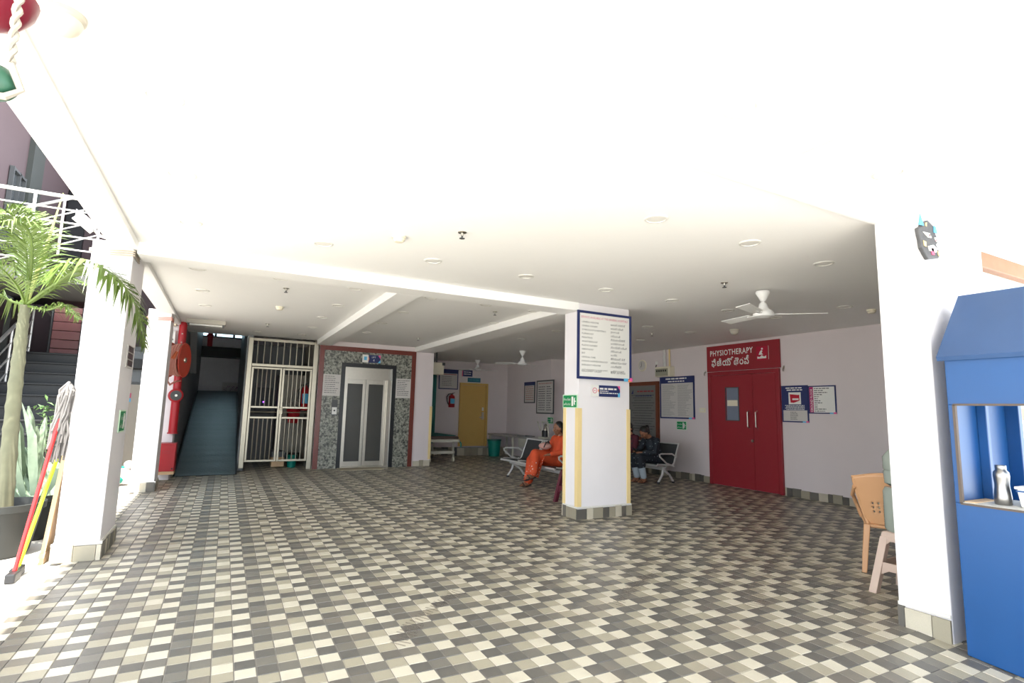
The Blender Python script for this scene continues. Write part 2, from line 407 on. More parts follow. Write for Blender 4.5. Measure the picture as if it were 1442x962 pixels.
skirting(wall_lift, 'x', LY, 3.86, 4.27); skirting(wall_back, 'x', 14.7, 4.3, 7.6, h=.22, w=.2)
# yellow corner guards
def guard(x, y, sx, sy, par, z1=1.36, z0=.15):
    w, t = .055, .007
    m = MB(); m.box(x, x+sx*w, y, y-sy*t, z0, z1); m.box(x-sx*t, x, y-sy*t, y+sy*w, z0, z1)
    m.build('corner_guard', GUARD, par)
guard(3.93, 5.61, 1, 1, PC); guard(4.76, 5.61, -1, 1, PC); guard(3.93, 5.93, 1, -1, PC)
guard(4.27, 12.0, -1, 1, wall_lift, 1.36)

# tyre scuffs left on the pavers by trolley wheels
SCUFF = M('tyre_scuff', (.17, .13, .10), .6, var=.3, scale=30, alpha=.45)
for pts in ([(868, 852), (885, 832), (905, 816), (928, 806)], [(1068, 858), (1066, 832), (1076, 806), (1098, 786)], [(560, 908), (585, 878), (615, 852), (650, 832)]):
    P = [PZ(*p) for p in pts]; m = MB()
    for i in range(26):
        s_ = i/26*3; k = min(int(s_), 2); f_ = s_-k; c = P[k].lerp(P[k+1], f_); d = (P[k+1]-P[k]).normalized(); n = Vector((-d.y, d.x, 0)); L2 = SK.uniform(.03, .07)
        a_, b_ = c-n*L2-d*.01, c+n*L2+d*.02; w = d*.007
        m.add([a_-w+Vector((0, 0, .0016)), b_-w+Vector((0, 0, .0016)), b_+w+Vector((0, 0, .0016)), a_+w+Vector((0, 0, .0016))], [(0, 1, 2, 3)])
    ob = m.build('tyre_scuff', SCUFF, floor); ob['kind'] = 'stuff'

# ================================================================ LIFT
r_ = MB(); bw = .1
r_.box(LX0, LX0+bw, LY-.03, LY, 0, 2.61).box(LX1-bw, LX1, LY-.03, LY, 0, 2.61).box(LX0+bw, LX1-bw, LY-.03, LY, 2.61-bw, 2.61)
r_.build('red_granite_border', REDGRAN, wall_lift, bevel=.004)
r_ = MB(); r_.box(LX0+bw, OX0, LY-.02, LY, 0, 2.51).box(OX1, LX1-bw, LY-.02, LY, 0, 2.51).box(OX0, OX1, LY-.02, LY, OZ, 2.51)
r_.build('grey_granite_cladding', GRANITE, wall_lift)
lift = thing('lift', 'steel lift door with two dark glass panels in a granite surround', 'lift', (2.775, LY, 0))
k = .085
MB().box(OX0, OX0+k, LY-.03, LY+.3, 0, OZ).box(OX1-k, OX1, LY-.03, LY+.3, 0, OZ).box(OX0+k, OX1-k, LY-.03, LY+.3, OZ-k, OZ).build('stone_architrave', BLKGRAN, lift)
ix0, ix1, iz = OX0+k, OX1-k, OZ-k
MB().box(ix0, ix1, LY+.10, LY+.14, iz-.26, iz).build('header_panel', STEEL, lift)
MB().box(ix1-.09, ix1, LY+.02, LY+.14, .03, iz-.26).build('jamb', STEEL, lift); MB().box(ix0, ix0+.03, LY+.02, LY+.14, .03, iz-.26).build('jamb', STEEL, lift)
MB().box(ix0, ix1, LY-.02, LY+.3, 0, .03).build('sill', STEEL, lift)
dz = iz-.26; mid = (ix0+.03+ix1-.09)/2
for a, b in ((ix0+.03, mid), (mid, ix1-.09)):
    d = MB(); w = .065
    d.box(a+.004, a+w, LY+.12, LY+.15, .03, dz).box(b-w, b-.004, LY+.12, LY+.15, .03, dz).box(a+w, b-w, LY+.12, LY+.15, dz-.1, dz).box(a+w, b-w, LY+.12, LY+.15, .03, .13)
    dd = d.build('door_panel', STEEL, lift, bevel=.003)
    MB().box(a+w, b-w, LY+.13, LY+.14, .13, dz-.1).build('glass', GLASS_D, dd)
MB().box(2.2, 3.1, 11.55, 11.97, 0, .012).build('threshold_mat', M('threshold', (.42, .36, .26), .7)).update_tag()
tag(bpy.data.objects['threshold_mat'], 'worn beige mat at the foot of the lift', 'mat')
# notices on the granite
def notice(name, x0, x1, z0, z1, lab, seed):
    B = Board((x0, LY-.0205, z0), (1, 0, 0), x1-x0, z1-z0); t = thing(name, lab, 'sign', B.pt(B.w/2, 0))
    B.rect(MB(), 0, 0, B.w, B.h, 0, .004).build('sheet', PAPERG, t)
    m = MB(); R = random.Random(seed)
    for q in range(9): B.dashes(m, .03, B.h-.05-q*(B.h-.07)/9, B.w-.03, .012, rnd=R, fill=R.uniform(.5, 1))
    m.build('lettering', INK, t)
notice('notice_sheet', 1.805, 2.165, 1.53, 1.99, 'grey printed notice on granite above the lift call button', 1)
notice('notice_sheet', 3.385, 3.728, 1.53, 1.97, 'grey printed notice on granite at the plain side of the lift', 2)
t = thing('call_panel', 'slim lift call button plate on the granite', 'button', (2.07, LY-.03, 1.1))
MB().box(2.01, 2.13, LY-.04, LY-.02, 1.12, 1.45).build('plate', DKGREY, t); MB().box(2.02, 2.12, LY-.05, LY-.04, 1.14, 1.29).build('button_plate', PAPER, t)
MB().cyl((2.07, LY-.055, 1.22), (2.07, LY-.05, 1.22), .018).build('button', BLACK, t)
B = Board((2.60, LY-.0305, 2.29), (1, 0, 0), .40, .17); t = thing('lift_sign', 'small navy LIFT sign with a white end above the lift', 'sign', B.pt(.2, 0))
B.rect(MB(), 0, 0, .13, .17).build('white_end', PAPER, t); B.rect(MB(), .13, 0, .40, .17).build('navy_panel', NAVY, t)
B.poly(MB(), [(.13, .02), (.15, .08), (.13, .15)], .004, .005).build('orange_mark', ORANGEP, t)
B.poly(MB(), [(.34, .17), (.40, .17), (.40, .09)], .004, .005).build('pink_corner', PINK, t)
B.poly(MB(), [(.40, 0), (.40, .07), (.34, 0)], .004, .005).build('blue_corner', CYAN, t)
m = MB(); B.text(m, 'LIFT', .25, .105, .035, al='c'); B.text(m, '4', .25, .03, .05, al='c'); m.build('lettering', PAPER, t)
m = MB(); B.rect(m, .035, .05, .095, .13, .004, .005); m.build('pictogram', CYAN, t)

# ================================================================ GATE and the room behind it
GY = 12.05
gate = thing('steel_gate', 'double steel bar gate with a bar grille above it beside the lift', 'gate', (1.0, GY, 0))
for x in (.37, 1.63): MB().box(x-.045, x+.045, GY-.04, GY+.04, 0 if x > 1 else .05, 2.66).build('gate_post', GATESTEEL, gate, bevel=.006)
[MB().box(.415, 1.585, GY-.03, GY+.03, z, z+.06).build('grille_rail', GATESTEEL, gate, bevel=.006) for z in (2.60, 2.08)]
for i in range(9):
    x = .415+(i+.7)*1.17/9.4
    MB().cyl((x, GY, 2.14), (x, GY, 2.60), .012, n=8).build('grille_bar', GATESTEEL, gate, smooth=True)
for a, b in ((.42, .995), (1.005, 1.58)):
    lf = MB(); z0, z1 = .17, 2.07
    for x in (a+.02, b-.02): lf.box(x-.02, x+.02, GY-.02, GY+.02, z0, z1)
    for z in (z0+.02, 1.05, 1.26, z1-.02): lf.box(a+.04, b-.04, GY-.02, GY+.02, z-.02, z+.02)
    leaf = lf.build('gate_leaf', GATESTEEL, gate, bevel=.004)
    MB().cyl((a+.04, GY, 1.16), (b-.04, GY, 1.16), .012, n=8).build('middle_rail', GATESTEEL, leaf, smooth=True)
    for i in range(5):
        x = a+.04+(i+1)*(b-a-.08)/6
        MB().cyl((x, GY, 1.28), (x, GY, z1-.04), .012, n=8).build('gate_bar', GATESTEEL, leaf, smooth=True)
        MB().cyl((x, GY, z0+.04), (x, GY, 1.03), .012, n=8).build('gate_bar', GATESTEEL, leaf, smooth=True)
pl_ = MB(); pl_.box(.99, 1.05, GY-.06, GY-.03, 1.13, 1.21); pl_.tube([(1.0, GY-.045, 1.2), (1.0, GY-.045, 1.25), (1.02, GY-.045, 1.265), (1.04, GY-.045, 1.25), (1.04, GY-.045, 1.2)], .007, 6)
pl_.build('padlock', CREAM, gate)
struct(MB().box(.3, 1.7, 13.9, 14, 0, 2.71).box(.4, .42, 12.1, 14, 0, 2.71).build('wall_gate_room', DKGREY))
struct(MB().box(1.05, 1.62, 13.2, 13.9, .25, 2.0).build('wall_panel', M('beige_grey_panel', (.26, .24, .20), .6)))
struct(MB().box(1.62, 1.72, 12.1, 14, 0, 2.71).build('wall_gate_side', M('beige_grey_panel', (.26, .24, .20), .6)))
struct(MB().box(.3, 1.67, 12.15, 14, 2.71, 2.9).build('ceiling_gate_room', CEIL))
struct(MB().box(-1, 1.7, 14.8, 19, -.1, -.02).build('floor_gate', GROUT))
# things behind the gate
def extinguisher(loc, h, r, lab, wallside=None, group=None, label_mat=CYAN):
    x, y, z = loc; t = thing('fire_extinguisher', lab, 'extinguisher', loc, group)
    MB().lathe([(r*.9, 0), (r, .02), (r, h*.72), (r*.8, h*.8), (r*.35, h*.86), (r*.3, h*.9)], loc, 18).build('cylinder', REDHOSE, t, smooth=True)
    MB().box(x-r*.2, x+r*.2, y-r*.9, y+.02, z+h*.9, z+h*.94).bar((x, y, z+h*.96), (x+r*.9, y-r*.4, z+h), .02, .012).build('valve_lever', BLACK, t)
    MB().tube([(x, y, z+h*.92), (x-r*1.1, y, z+h*.9), (x-r*1.7, y, z+h*.7), (x-r*1.5, y, z+h*.4), (x-r*1.05, y, z+h*.18)], r*.16, 8).build('hose', BLACK, t, smooth=True)
    a = [(x+r*1.02*math.sin(q), y-r*1.02*math.cos(q)) for q in [-.8+.2*i for i in range(9)]]
    m = MB(); n = len(a); m.add([(p[0], p[1], z+h*.25) for p in a]+[(p[0], p[1], z+h*.6) for p in a], [(i, i+1, n+i+1, n+i) for i in range(n-1)])
    m.build('print_label', label_mat, t)
    return t
extinguisher((1.56, 12.75, 1.2), .62, .085, 'red fire extinguisher hanging behind the gate bars')
t = thing('fire_bucket', 'red fire bucket hung behind the steel gate', 'bucket', (1.36, 12.9, .92))
MB().lathe([(.10, 0), (.15, .30), (.16, .31), (.145, .30), (.095, .02)], (1.36, 12.9, .92), 18).build('bucket_body', REDHOSE, t, smooth=True)
MB().tube([(1.21, 12.9, 1.22), (1.25, 12.9, 1.36), (1.36, 12.9, 1.42), (1.47, 12.9, 1.36), (1.51, 12.9, 1.22)], .006, 6).build('handle', STEEL, t)
t = thing('waste_bucket', 'small teal bucket on the floor behind the gate', 'bucket', (1.35, 12.5, .0))
MB().lathe([(.08, 0), (.11, .25), (.12, .255), (.1, .25), (.07, .01)], (1.35, 12.5, 0), 16).build('bucket_body', TEALBIN, t, smooth=True); MB().tube([(1.24, 12.5, .25), (1.3, 12.48, .33), (1.4, 12.48, .33), (1.46, 12.5, .25)], .005, 6).build('handle', STEEL, t)
t = thing('floor_crate', 'low beige crate on the floor behind the gate', 'crate', (1.1, 12.6, 0))
MB().box(.95, 1.2, 12.45, 12.8, .02, .22).build('box_body', PLY, t, bevel=.01); MB().box(.94, 1.21, 12.44, 12.81, .22, .34).build('lid', DKGREY, t, bevel=.01)
t = thing('control_box', 'dark control box with a tiny violet lamp behind the gate', 'box', (.75, 13.8, 1.2))
MB().box(.6, .95, 13.7, 13.88, 1.1, 1.7).build('housing', BLACK, t, bevel=.008); MB().ball((.78, 13.69, 1.37), .014).build('indicator_lamp', M('violet_lamp', (.25, .05, 1), .4, em=6), t)

# ================================================================ RAMP beyond the hose reel
RX0, RX1 = -.72, .30
rp = MB(); rp.prism([(11.45, .0), (17.5, 1.66), (18.7, 1.66), (18.7, -.1), (11.45, -.1)], (RX1, 0, 0), (0, 1, 0), (0, 0, 1), -(RX1-RX0))
ramp = struct(rp.build('ramp', STAIRB), 'dark access ramp climbing behind the hose reel')
m = MB(); N = 60
vs = []; fs = []
for i in range(N+1):
    y = 11.42+(17.5-11.42)*i/N; z = max(.004, (y-11.45)*1.66/6.05)+.006+.002*math.sin(i*1.9)+.0015*math.sin(i*.7)
    vs += [(RX0+.03, y, z), (RX0+.35, y, z+.004*math.sin(i*3.1)), (RX1-.35, y, z+.004*math.cos(i*2.3)), (RX1-.03, y, z)]
    if i: fs += [((i-1)*4+j, (i-1)*4+j+1, i*4+j+1, i*4+j) for j in range(3)]
m.add(vs, fs); m.build('rubber_mat', MAT_RUB, ramp, smooth=True)
struct(MB().box(-.95, -.75, 11.4, 18.7, 0, 5).build('wall_ramp_left', MIDGREY)); struct(MB().box(.30, .40, 12.1, 18.7, 0, 5).build('wall_ramp_right', MIDGREY))
wrb = struct(MB().box(-2.2, .9, 18.7, 18.85, 1.4, 2.70).box(-2.2, .9, 18.7, 18.85, 3.0, 3.32).build('wall_ramp_back', M('grey_lilac', (.72, .70, .70), .45)), 'grey wall at the head of the ramp')
struct(MB().box(-2.2, .9, 18.3, 18.85, 2.70, 3.0).build('trim_6', STAIRB), 'black stone edge of the upper ramp')
w2 = struct(MB().box(-2.2, .9, 18.74, 18.76, 3.32, 5.0).build('window_2', M('sky_glass', (.55, .75, .78), .1, trans=.9)), 'high window above the ramp, extended upward for light')  # glazing carried up beyond the visible strip to brighten the ramp
for x in (-1.0, -.45, .05, .5): MB().box(x, x+.06, 18.7, 18.8, 3.32, 5.0).build('mullion', DKGREY, w2)
MB().box(-2.2, .9, 18.68, 18.82, 3.32, 3.36).build('window_rail', MIDGREY, w2)
struct(MB().box(-2.3, 1, 12.15, 19, 5, 5.2).box(-1, 1.67, 12.15, 12.3, 2.71, 5.2).build('ceiling_ramp', CEIL))
B = Board((-.12, 18.69, 1.68), (1, 0, 0), .48, .28); t = thing('floral_panel', 'pale panel with a purple floral print at the head of the ramp', 'panel', B.pt(.24, 0))
B.rect(MB(), 0, 0, .48, .28, 0, .01).build('sheet', PAPERG, t); m = MB(); R = random.Random(4)
for i in range(30): x, y = R.uniform(.02, .42), R.uniform(.02, .15); s_ = R.uniform(.015, .035); B.poly(m, [(x, y+s_/2), (x+s_/2, y), (x+s_, y+s_/2), (x+s_/2, y+s_)], .010, .011)
m.build('flowers', M('purple_print', (.3, .12, .26), .6), t)
t = thing('red_pipe', 'red upright pipe standing on the black upper edge above the ramp', 'pipe', (-.55, 18.4, 2.98)); MB().cyl((-.55, 18.4, 2.98), (-.55, 18.4, 4.98), .07).build('pipe_run', REDHOSE, t, smooth=True); MB().cyl((-.55, 18.4, 3.3), (-.55, 18.4, 3.36), .1).build('flange', REDHOSE, t, smooth=True)
st = MB().prism([(12.4, 2.75), (14.4, 2.75), (13.6, 1.95)], (-.73, 0, 0), (0, 1, 0), (0, 0, 1), .12); tag(struct(st.build('trim_7', MIDGREY)), 'grey triangular soffit piece above the ramp')

# ================================================================ FIRE POINT on the pilaster
FY_ = 10.92; fx = PY(251, 530, FY_).x
pipe = thing('fire_main_pipe', 'thick red fire main running up the pilaster', 'pipe', (fx, FY_, .78))
MB().cyl((fx, FY_, .80), (fx, FY_, 1.36), .066).cyl((fx, FY_, .78), (fx, FY_, .80), .08).cyl((fx, FY_, 1.5), (fx, FY_, CZ), .062).build('pipe_run', REDHOSE, pipe, smooth=True)
MB().cyl((fx, FY_, 1.36), (fx, FY_, 1.5), .035).build('neck', STEEL, pipe, smooth=True)
for z in (2.35, 2.5): MB().cyl((fx, FY_-.07, z), (fx, FY_-.06, z), .012, n=8).build('bolt', STEEL, pipe)
vo = PY(247, 557, FY_-.08)
vw = MB().lathe([(.10, 0), (.115, .012), (.115, .03), (.10, .04), (.03, .045)], vo, 20, (.25, -1, 0)).build('valve_wheel', REDHOSE, pipe, smooth=True)
MB().lathe([(.085, 0), (.085, .01), (.05, .012)], vo+Vector((.01, -.044, 0)), 20, (.25, -1, 0)).build('wheel_hub_ring', DKGREY, vw, smooth=True)
MB().lathe([(.02, 0), (.02, .02)], vo+Vector((.012, -.054, 0)), 12, (.25, -1, 0)).build('hub', STEEL, vw, smooth=True)
rc = PY(250, 507, 10.52)
reel = thing('fire_hose_reel', 'orange-red hose reel wound with pink hose beside the red fire main', 'hose reel', rc-Vector((0, 0, .31)))
ax = Vector((1, -.26, 0)).normalized()
for s_ in (.105, -.105):
    o = rc+ax*s_
    dsc = MB().lathe([(.02, -.004), (.24, -.004), (.27, -.01), (.285, -.01), (.29, 0), (.285, .01), (.27, .01), (.24, .004), (.02, .004)], o, 32, ax).build('side_disc', REELRED, reel, smooth=True)
    MB().lathe([(.045, 0), (.04, .02), (.015, .022)], o+ax*.006, 14, ax).build('hub_cap', STEEL, dsc, smooth=True)
u_, w_, _d = frame_of(ax); pts = []
for i in range(5*20+1):
    a = i/20*2*PI; pts.append(rc+ax*(-.08+.16*i/100)+(u_*math.cos(a)+w_*math.sin(a))*(.25+.012*math.sin(i*.7)))
MB().tube(pts, .019, 8).build('wound_hose', HOSE, reel, smooth=True)
MB().tube([rc+Vector((-.04, -.25, .1)), rc+Vector((-.08, -.27, -.12)), rc+Vector((-.10, -.14, -.36)), rc+Vector((-.07, -.05, -.42)), rc+Vector((-.0, .0, -.36)), rc+Vector((.06, .12, -.34))], .016, 8).build('loose_hose', HOSE, reel, smooth=True)
MB().cyl(rc+Vector((-.05, -.26, .0)), rc+Vector((.0, -.27, .12)), .03, .02).build('nozzle', M('orange_nozzle', (.62, .13, .04), .4), reel, smooth=True)
MB().cyl(rc-ax*.1, rc+ax*.1, .1, n=20).build('drum', REELRED, reel, smooth=True)
MB().bar(rc+Vector((-.11, .0, 0)), Vector((rc.x-.13, 11.0, rc.z)), .05, .05).build('wall_bracket', REELRED, reel)
q0, q1 = PY(219, 660, 10.7).x, PY(245, 660, 10.7).x
box_ = thing('hose_cabinet', 'red metal hose box on a wooden base below the reel', 'box', ((q0+q1)/2, 10.85, .12))
MB().box(q0, q1, 10.7, 11.0, .17, .63).build('cabinet_body', REDHOSE, box_, bevel=.006)
dr = MB().box(q0+.005, q1-.005, 10.685, 10.7, .175, .60).build('cabinet_door', REDHOSE, box_, bevel=.004)
for z in (.47, .5): MB().box(q0+.07, q1-.07, 10.68, 10.686, z, z+.005).build('vent_slot', RED, dr)
MB().box(q0, q1, 10.69, 11.0, .12, .17).build('wooden_base', PLY, box_)
MB().cyl((q1-.03, 10.68, .215), (q1-.03, 10.69, .215), .014).build('latch', BLACK, box_)
jb = PY(245, 453, 10.85); t = thing('junction_box', 'cream electric junction box high beside the red fire main', 'box', jb-Vector((0, 0, .07))); MB().box(jb.x-.05, jb.x+.04, 10.8, 11.0, jb.z-.07, jb.z+.06).build('box_cover', CREAM, t, bevel=.006); MB().tube([(jb.x, 10.9, jb.z+.06), (jb.x-.01, 10.9, jb.z+.1), (jb.x, 10.95, CZ)], .01, 6).build('cable', BLACK, t)
jb = PY(245, 478, 10.9); t = thing('meter_box', 'white metal panel box above the hose reel', 'box', jb-Vector((0, 0, .2))); MB().box(jb.x-.1, jb.x+.015, 10.92, 11.0, jb.z-.22, jb.z+.15).build('box_cover', PAPER, t, bevel=.004); MB().cyl((jb.x-.02, 10.91, jb.z), (jb.x-.02, 10.92, jb.z), .01, n=8).build('lock', BLACK, t)
t = thing('tube_light', 'grey tube light batten on the ceiling by the hose reel', 'light', (-.4, 10.4, 2.62))
p, q = PZ(262, 452, 2.66), PZ(318, 456, 2.66)
MB().box(p.x, q.x, 10.32, 10.46, 2.64, CZ).build('batten', M('batten', (.45, .42, .36), .5), t, bevel=.005); MB().cyl((p.x+.03, 10.39, 2.625), (q.x-.03, 10.39, 2.625), .018).build('tube', PAPER, t, smooth=True)
for x in (p.x+.02, q.x-.05): MB().box(x, x+.03, 10.36, 10.42, 2.60, 2.645).build('holder', DKGREY, t)

# ================================================================ RED DOUBLE DOOR
DY0, DY1, DT = 6.01, 7.57, 2.15
dx = XR
door = struct(MB().box(dx-.05, dx, DY0, DY0+.07, 0, DT).box(dx-.05, dx, DY1-.07, DY1, 0, DT).box(dx-.05, dx, DY0+.07, DY1-.07, DT-.07, DT).build('door_1', RED, bevel=.005), 'red double door under the PHYSIOTHERAPY sign')
ymid = 6.55
for a, b, big in ((DY0+.075, ymid-.003, 0), (ymid+.003, DY1-.075, 1)):
    lm = MB()
    if not big: lm.box(dx-.045, dx-.005, a, b, .01, DT-.075)
    else:
        wy0, wy1, wz0, wz1 = 6.86, 7.14, 1.23, 1.83
        lm.box(dx-.045, dx-.005, a, wy0, .01, DT-.075).box(dx-.045, dx-.005, wy1, b, .01, DT-.075).box(dx-.045, dx-.005, wy0, wy1, .01, wz0).box(dx-.045, dx-.005, wy0, wy1, wz1, DT-.075)
    lf = lm.build('door_leaf', RED, door)
    if big:
        MB().box(dx-.03, dx-.02, wy0, wy1, wz0, wz1).build('glass_pane', M('grey_blue_glass', (.20, .23, .30), .25), lf)
        MB().box(dx-.037, dx-.031, 6.89, 7.12, 1.49, 1.60).build('paper_note', CREAM, lf)
        fr = MB(); 
        for (p0, p1, q0, q1) in ((wy0-.015, wy0, wz0-.015, wz1+.015), (wy1, wy1+.015, wz0-.015, wz1+.015), (wy0, wy1, wz0-.015, wz0), (wy0, wy1, wz1, wz1+.015)): fr.box(dx-.052, dx-.045, p0, p1, q0, q1)
        fr.build('glass_bead', DKGREY, lf)
    hy = ymid+(.085 if big else -.085); 
    MB().tube([(dx-.045, hy, 1.10), (dx-.095, hy, 1.12), (dx-.095, hy, 1.38), (dx-.045, hy, 1.40)], .012, 8).build('pull_handle', STEEL, lf, smooth=True)
MB().cyl((dx-.06, ymid+.03, .87), (dx-.045, ymid+.03, .87), .025).build('lock', STEEL, door, smooth=True)
# sign over the door
Bs = Board((dx-.006, DY1+.02, DT+.01), (0, -1, 0), DY1-DY0+.04, 2.66-DT-.01)
t = thing('door_sign', 'red PHYSIOTHERAPY sign with white letters above the red door', 'sign', Bs.pt(Bs.w/2, 0))
Bs.rect(MB(), 0, 0, Bs.w, Bs.h, 0, .03).build('sign_panel', RED, t, bevel=.003)
m = MB(); Bs.text(m, 'PHYSIOTHERAPY', .09, .30, .11, w=.98, d=.032, bold=.018); m.build('english_lettering', PAPER, t)
m = MB(); Bs.text(m, 'ఫిజియోథెరపీ', .12, .08, .19, w=.86, d=.032, bold=.022); m.build('telugu_lettering', PAPER, t)
lg = Bs.rect(MB(), 1.14, .15, 1.36, .40, .03, .032).build('logo_plate', M('crimson_print', (.45, .01, .04), .5), t)
m = MB(); Bs.poly(m, [(1.16, .18), (1.34, .18), (1.34, .23), (1.30, .21), (1.25, .24), (1.21, .21), (1.16, .22)], .032, .034)
Bs.poly(m, [(1.19, .25), (1.28, .25), (1.25, .28), (1.27, .32), (1.24, .33), (1.21, .30)], .032, .034)
c0 = (1.26, .355); Bs.poly(m, [(c0[0]+.018*math.cos(a*PI/6), c0[1]+.018*math.sin(a*PI/6)) for a in range(12)], .032, .034)
Bs.rect(m, 1.385, .16, 1.39, .40, .03, .032); m.build('logo_figure', PAPER, t)

# ================================================================ BOARDS AND SIGNS
def framed(name, B, lab, frame, fw=.03, back=PAPER, cat='board', t_=.02):
    t = thing(name, lab, cat, B.pt(B.w/2, 0))
    B.rect(MB(), fw*.5, fw*.5, B.w-fw*.5, B.h-fw*.5, .001, t_*.6).build('sheet', back, t)
    m = MB(); B.rect(m, 0, 0, fw, B.h, 0, t_); B.rect(m, B.w-fw, 0, B.w, B.h, 0, t_); B.rect(m, fw, 0, B.w-fw, fw, 0, t_); B.rect(m, fw, B.h-fw, B.w-fw, B.h, 0, t_)
    m.build('frame', frame, t); return t
def corner(B, t, d=.02, s=.05):
    B.rect(MB(), B.w-3*s, 0, B.w-1.3*s, s*.6, d, d+.003).build('cyan_mark', CYAN, t)
    B.rect(MB(), B.w-1.3*s, 0, B.w, s*.7, d, d+.003).build('pink_mark', PINK, t)
# services board on the centre pillar
B = Board((3.885, 5.585, 1.73), (1, 0, 0), .875, .88)
t = framed('services_board', B, 'white services board with navy frame and two columns of print on the pillar', NAVY, .032)
B.rect(MB(), B.w-.13, -.005, B.w-.06, .035, .02, .023).build('cyan_mark', CYAN, t); B.rect(MB(), B.w-.06, -.01, B.w, .025, .02, .023).build('orange_mark', ORANGEP, t); B.rect(MB(), B.w-.03, .0, B.w+.012, .045, .023, .025).build('pink_mark', PINK, t)
m = MB(); B.text(m, 'SERVICES AVAILABLE AT THE GENERAL HOSPITALS', .055, .785, .028, w=.76, d=.0135); m.build('heading', PINKINK, t)
EN = ['GENERAL MEDICINE', 'GENERAL SURGERY', 'GYNECOLOGY & OBSTETRICS', 'PULMONOLOGY', 'PEDIATRICS', 'ANAESTHESIOLOGY', 'PLASTIC SURGERY', 'DERMATOLOGY', 'ENT', 'CRITICAL CARE', 'SURGICAL GASTROENTEROLOGY', 'EMERGENCY MEDICINE', 'ORTHOPAEDICS & KNEE JOINT', 'REPLACEMENT SURGERY']
TE = ['జనరల్ మెడిసిన్', 'జనరల్ సర్జరీ', 'గైనకాలజీ', 'పల్మనాలజీ', 'పీడియాట్రిక్స్', 'అనస్థీషియాలజీ', 'ప్లాస్టిక్ సర్జరీ', 'డెర్మటాలజీ', 'ఇఎన్టి', 'క్రిటికల్ కేర్', 'సర్జికల్ గ్యాస్ట్రో', 'ఎమర్జెన్సీ', 'ఆర్థోపెడిక్స్', 'కీళ్ళ మార్పిడి']
m = MB()
for i, e in enumerate(EN):
    y = .725-i*.0505-(.012 if i == 12 else 0)+(.022 if i == 13 else 0)
    B.text(m, e, .07, y, .02, w=.0165*len(e), d=.0135); B.text(m, TE[i], .53, y-.004, .028, w=min(.27, .0175*len(TE[i])), d=.0135)
m.build('lettering', INK, t)
# small sign below
B = Board((4.115, 5.595, 1.515), (1, 0, 0), .465, .145)
t = thing('pillar_sign', 'small navy sign with a white end under the services board', 'sign', B.pt(.23, 0))
B.rect(MB(), 0, 0, .12, .145, 0, .01).build('white_end', PAPER, t); B.rect(MB(), .12, 0, .465, .145, 0, .01).build('navy_panel', NAVY, t)
m = MB(); B.dashes(m, .135, .09, .41, .022, d=.0115); B.dashes(m, .135, .066, .27, .009, d=.0115); B.dashes(m, .135, .04, .43, .012, d=.0115); m.build('lettering', PAPER, t)
B.poly(MB(), [(.12, .05), (.105, .075), (.12, .1)], .01, .0112).build('orange_mark', ORANGEP, t); B.poly(MB(), [(.42, .145), (.465, .145), (.465, .09)], .01, .0112).build('pink_mark', PINK, t); B.poly(MB(), [(.465, 0), (.465, .06), (.43, .045), (.43, 0)], .01, .0112).build('cyan_mark', CYAN, t)
m = MB()
ringpts = [(.055+.032*math.cos(2*PI*i/20), .075+.032*math.sin(2*PI*i/20)) for i in range(20)]
m.tube([B.pt(x, y, .0115) for x, y in ringpts], .004, 5, True); B.rect(m, .04, .07, .068, .078, .01, .0115); m.build('round_symbol', PINKINK, t)
def exit_sign(B, lab, rim=True):
    t = thing('exit_sign', lab, 'sign', B.pt(B.w/2, 0)); w, h = B.w, B.h
    B.rect(MB(), 0, 0, w, h, 0, .008).build('pale_rim', M('pale_green', (.62, .80, .60), .5), t)
    B.rect(MB(), w*.05, h*.06, w*.95, h*.94, .008, .010).build('green_panel', GREEN, t)
    m = MB(); B.text(m, 'Fire Exit', w*.10, h*.55, h*.2, w=w*.46, d=.0115); B.text(m, 'అత్యవసర', w*.10, h*.2, h*.2, w=w*.46, d=.0115)
    B.poly(m, [(w*.62, h*.15), (w*.74, h*.15), (w*.74, h*.85), (w*.62, h*.85)], .010, .0115)
    B.poly(m, [(w*.78, h*.3), (w*.86, h*.2), (w*.84, h*.42), (w*.92, h*.5), (w*.84, h*.58), (w*.86, h*.8), (w*.78, h*.7)], .010, .0115)
    m.build('white_symbols', PAPER, t); return t
exit_sign(Board((3.922, 5.935, 1.36), (0, -1, 0), .33, .17), 'green Fire Exit sign on the narrow side of the pillar with the services board')
exit_sign(Board((XR-.002, 8.46, .995), (0, -1, 0), .28, .175), 'green Fire Exit sign on the lilac wall under the printed notice')
exit_sign(Board((7.648, 12.32, .99), (0, -1, 0), .28, .165), 'green Fire Exit sign on the far wall below the two posters')
exit_sign(Board((-.828, 5.92, 1.03), (0, 1, 0), .3, .2), 'green Fire Exit sign on the pillar with the palm frond')
B = Board((-.828, 5.92, 1.62), (0, 1, 0), .36, .21); t = thing('photo_plate', 'dark photo plate on the side of the pillar with the palm frond', 'sign', B.pt(.18, 0))
B.rect(MB(), 0, 0, .36, .21, 0, .008).build('plate', PAPERG, t); m = MB()
for i in range(3): B.rect(m, .05, .015+i*.065, .33, .07+i*.065, .008, .010)
m.build('pictures', M('dark_photo', (.07, .04, .05), .4, var=.5, scale=40), t)
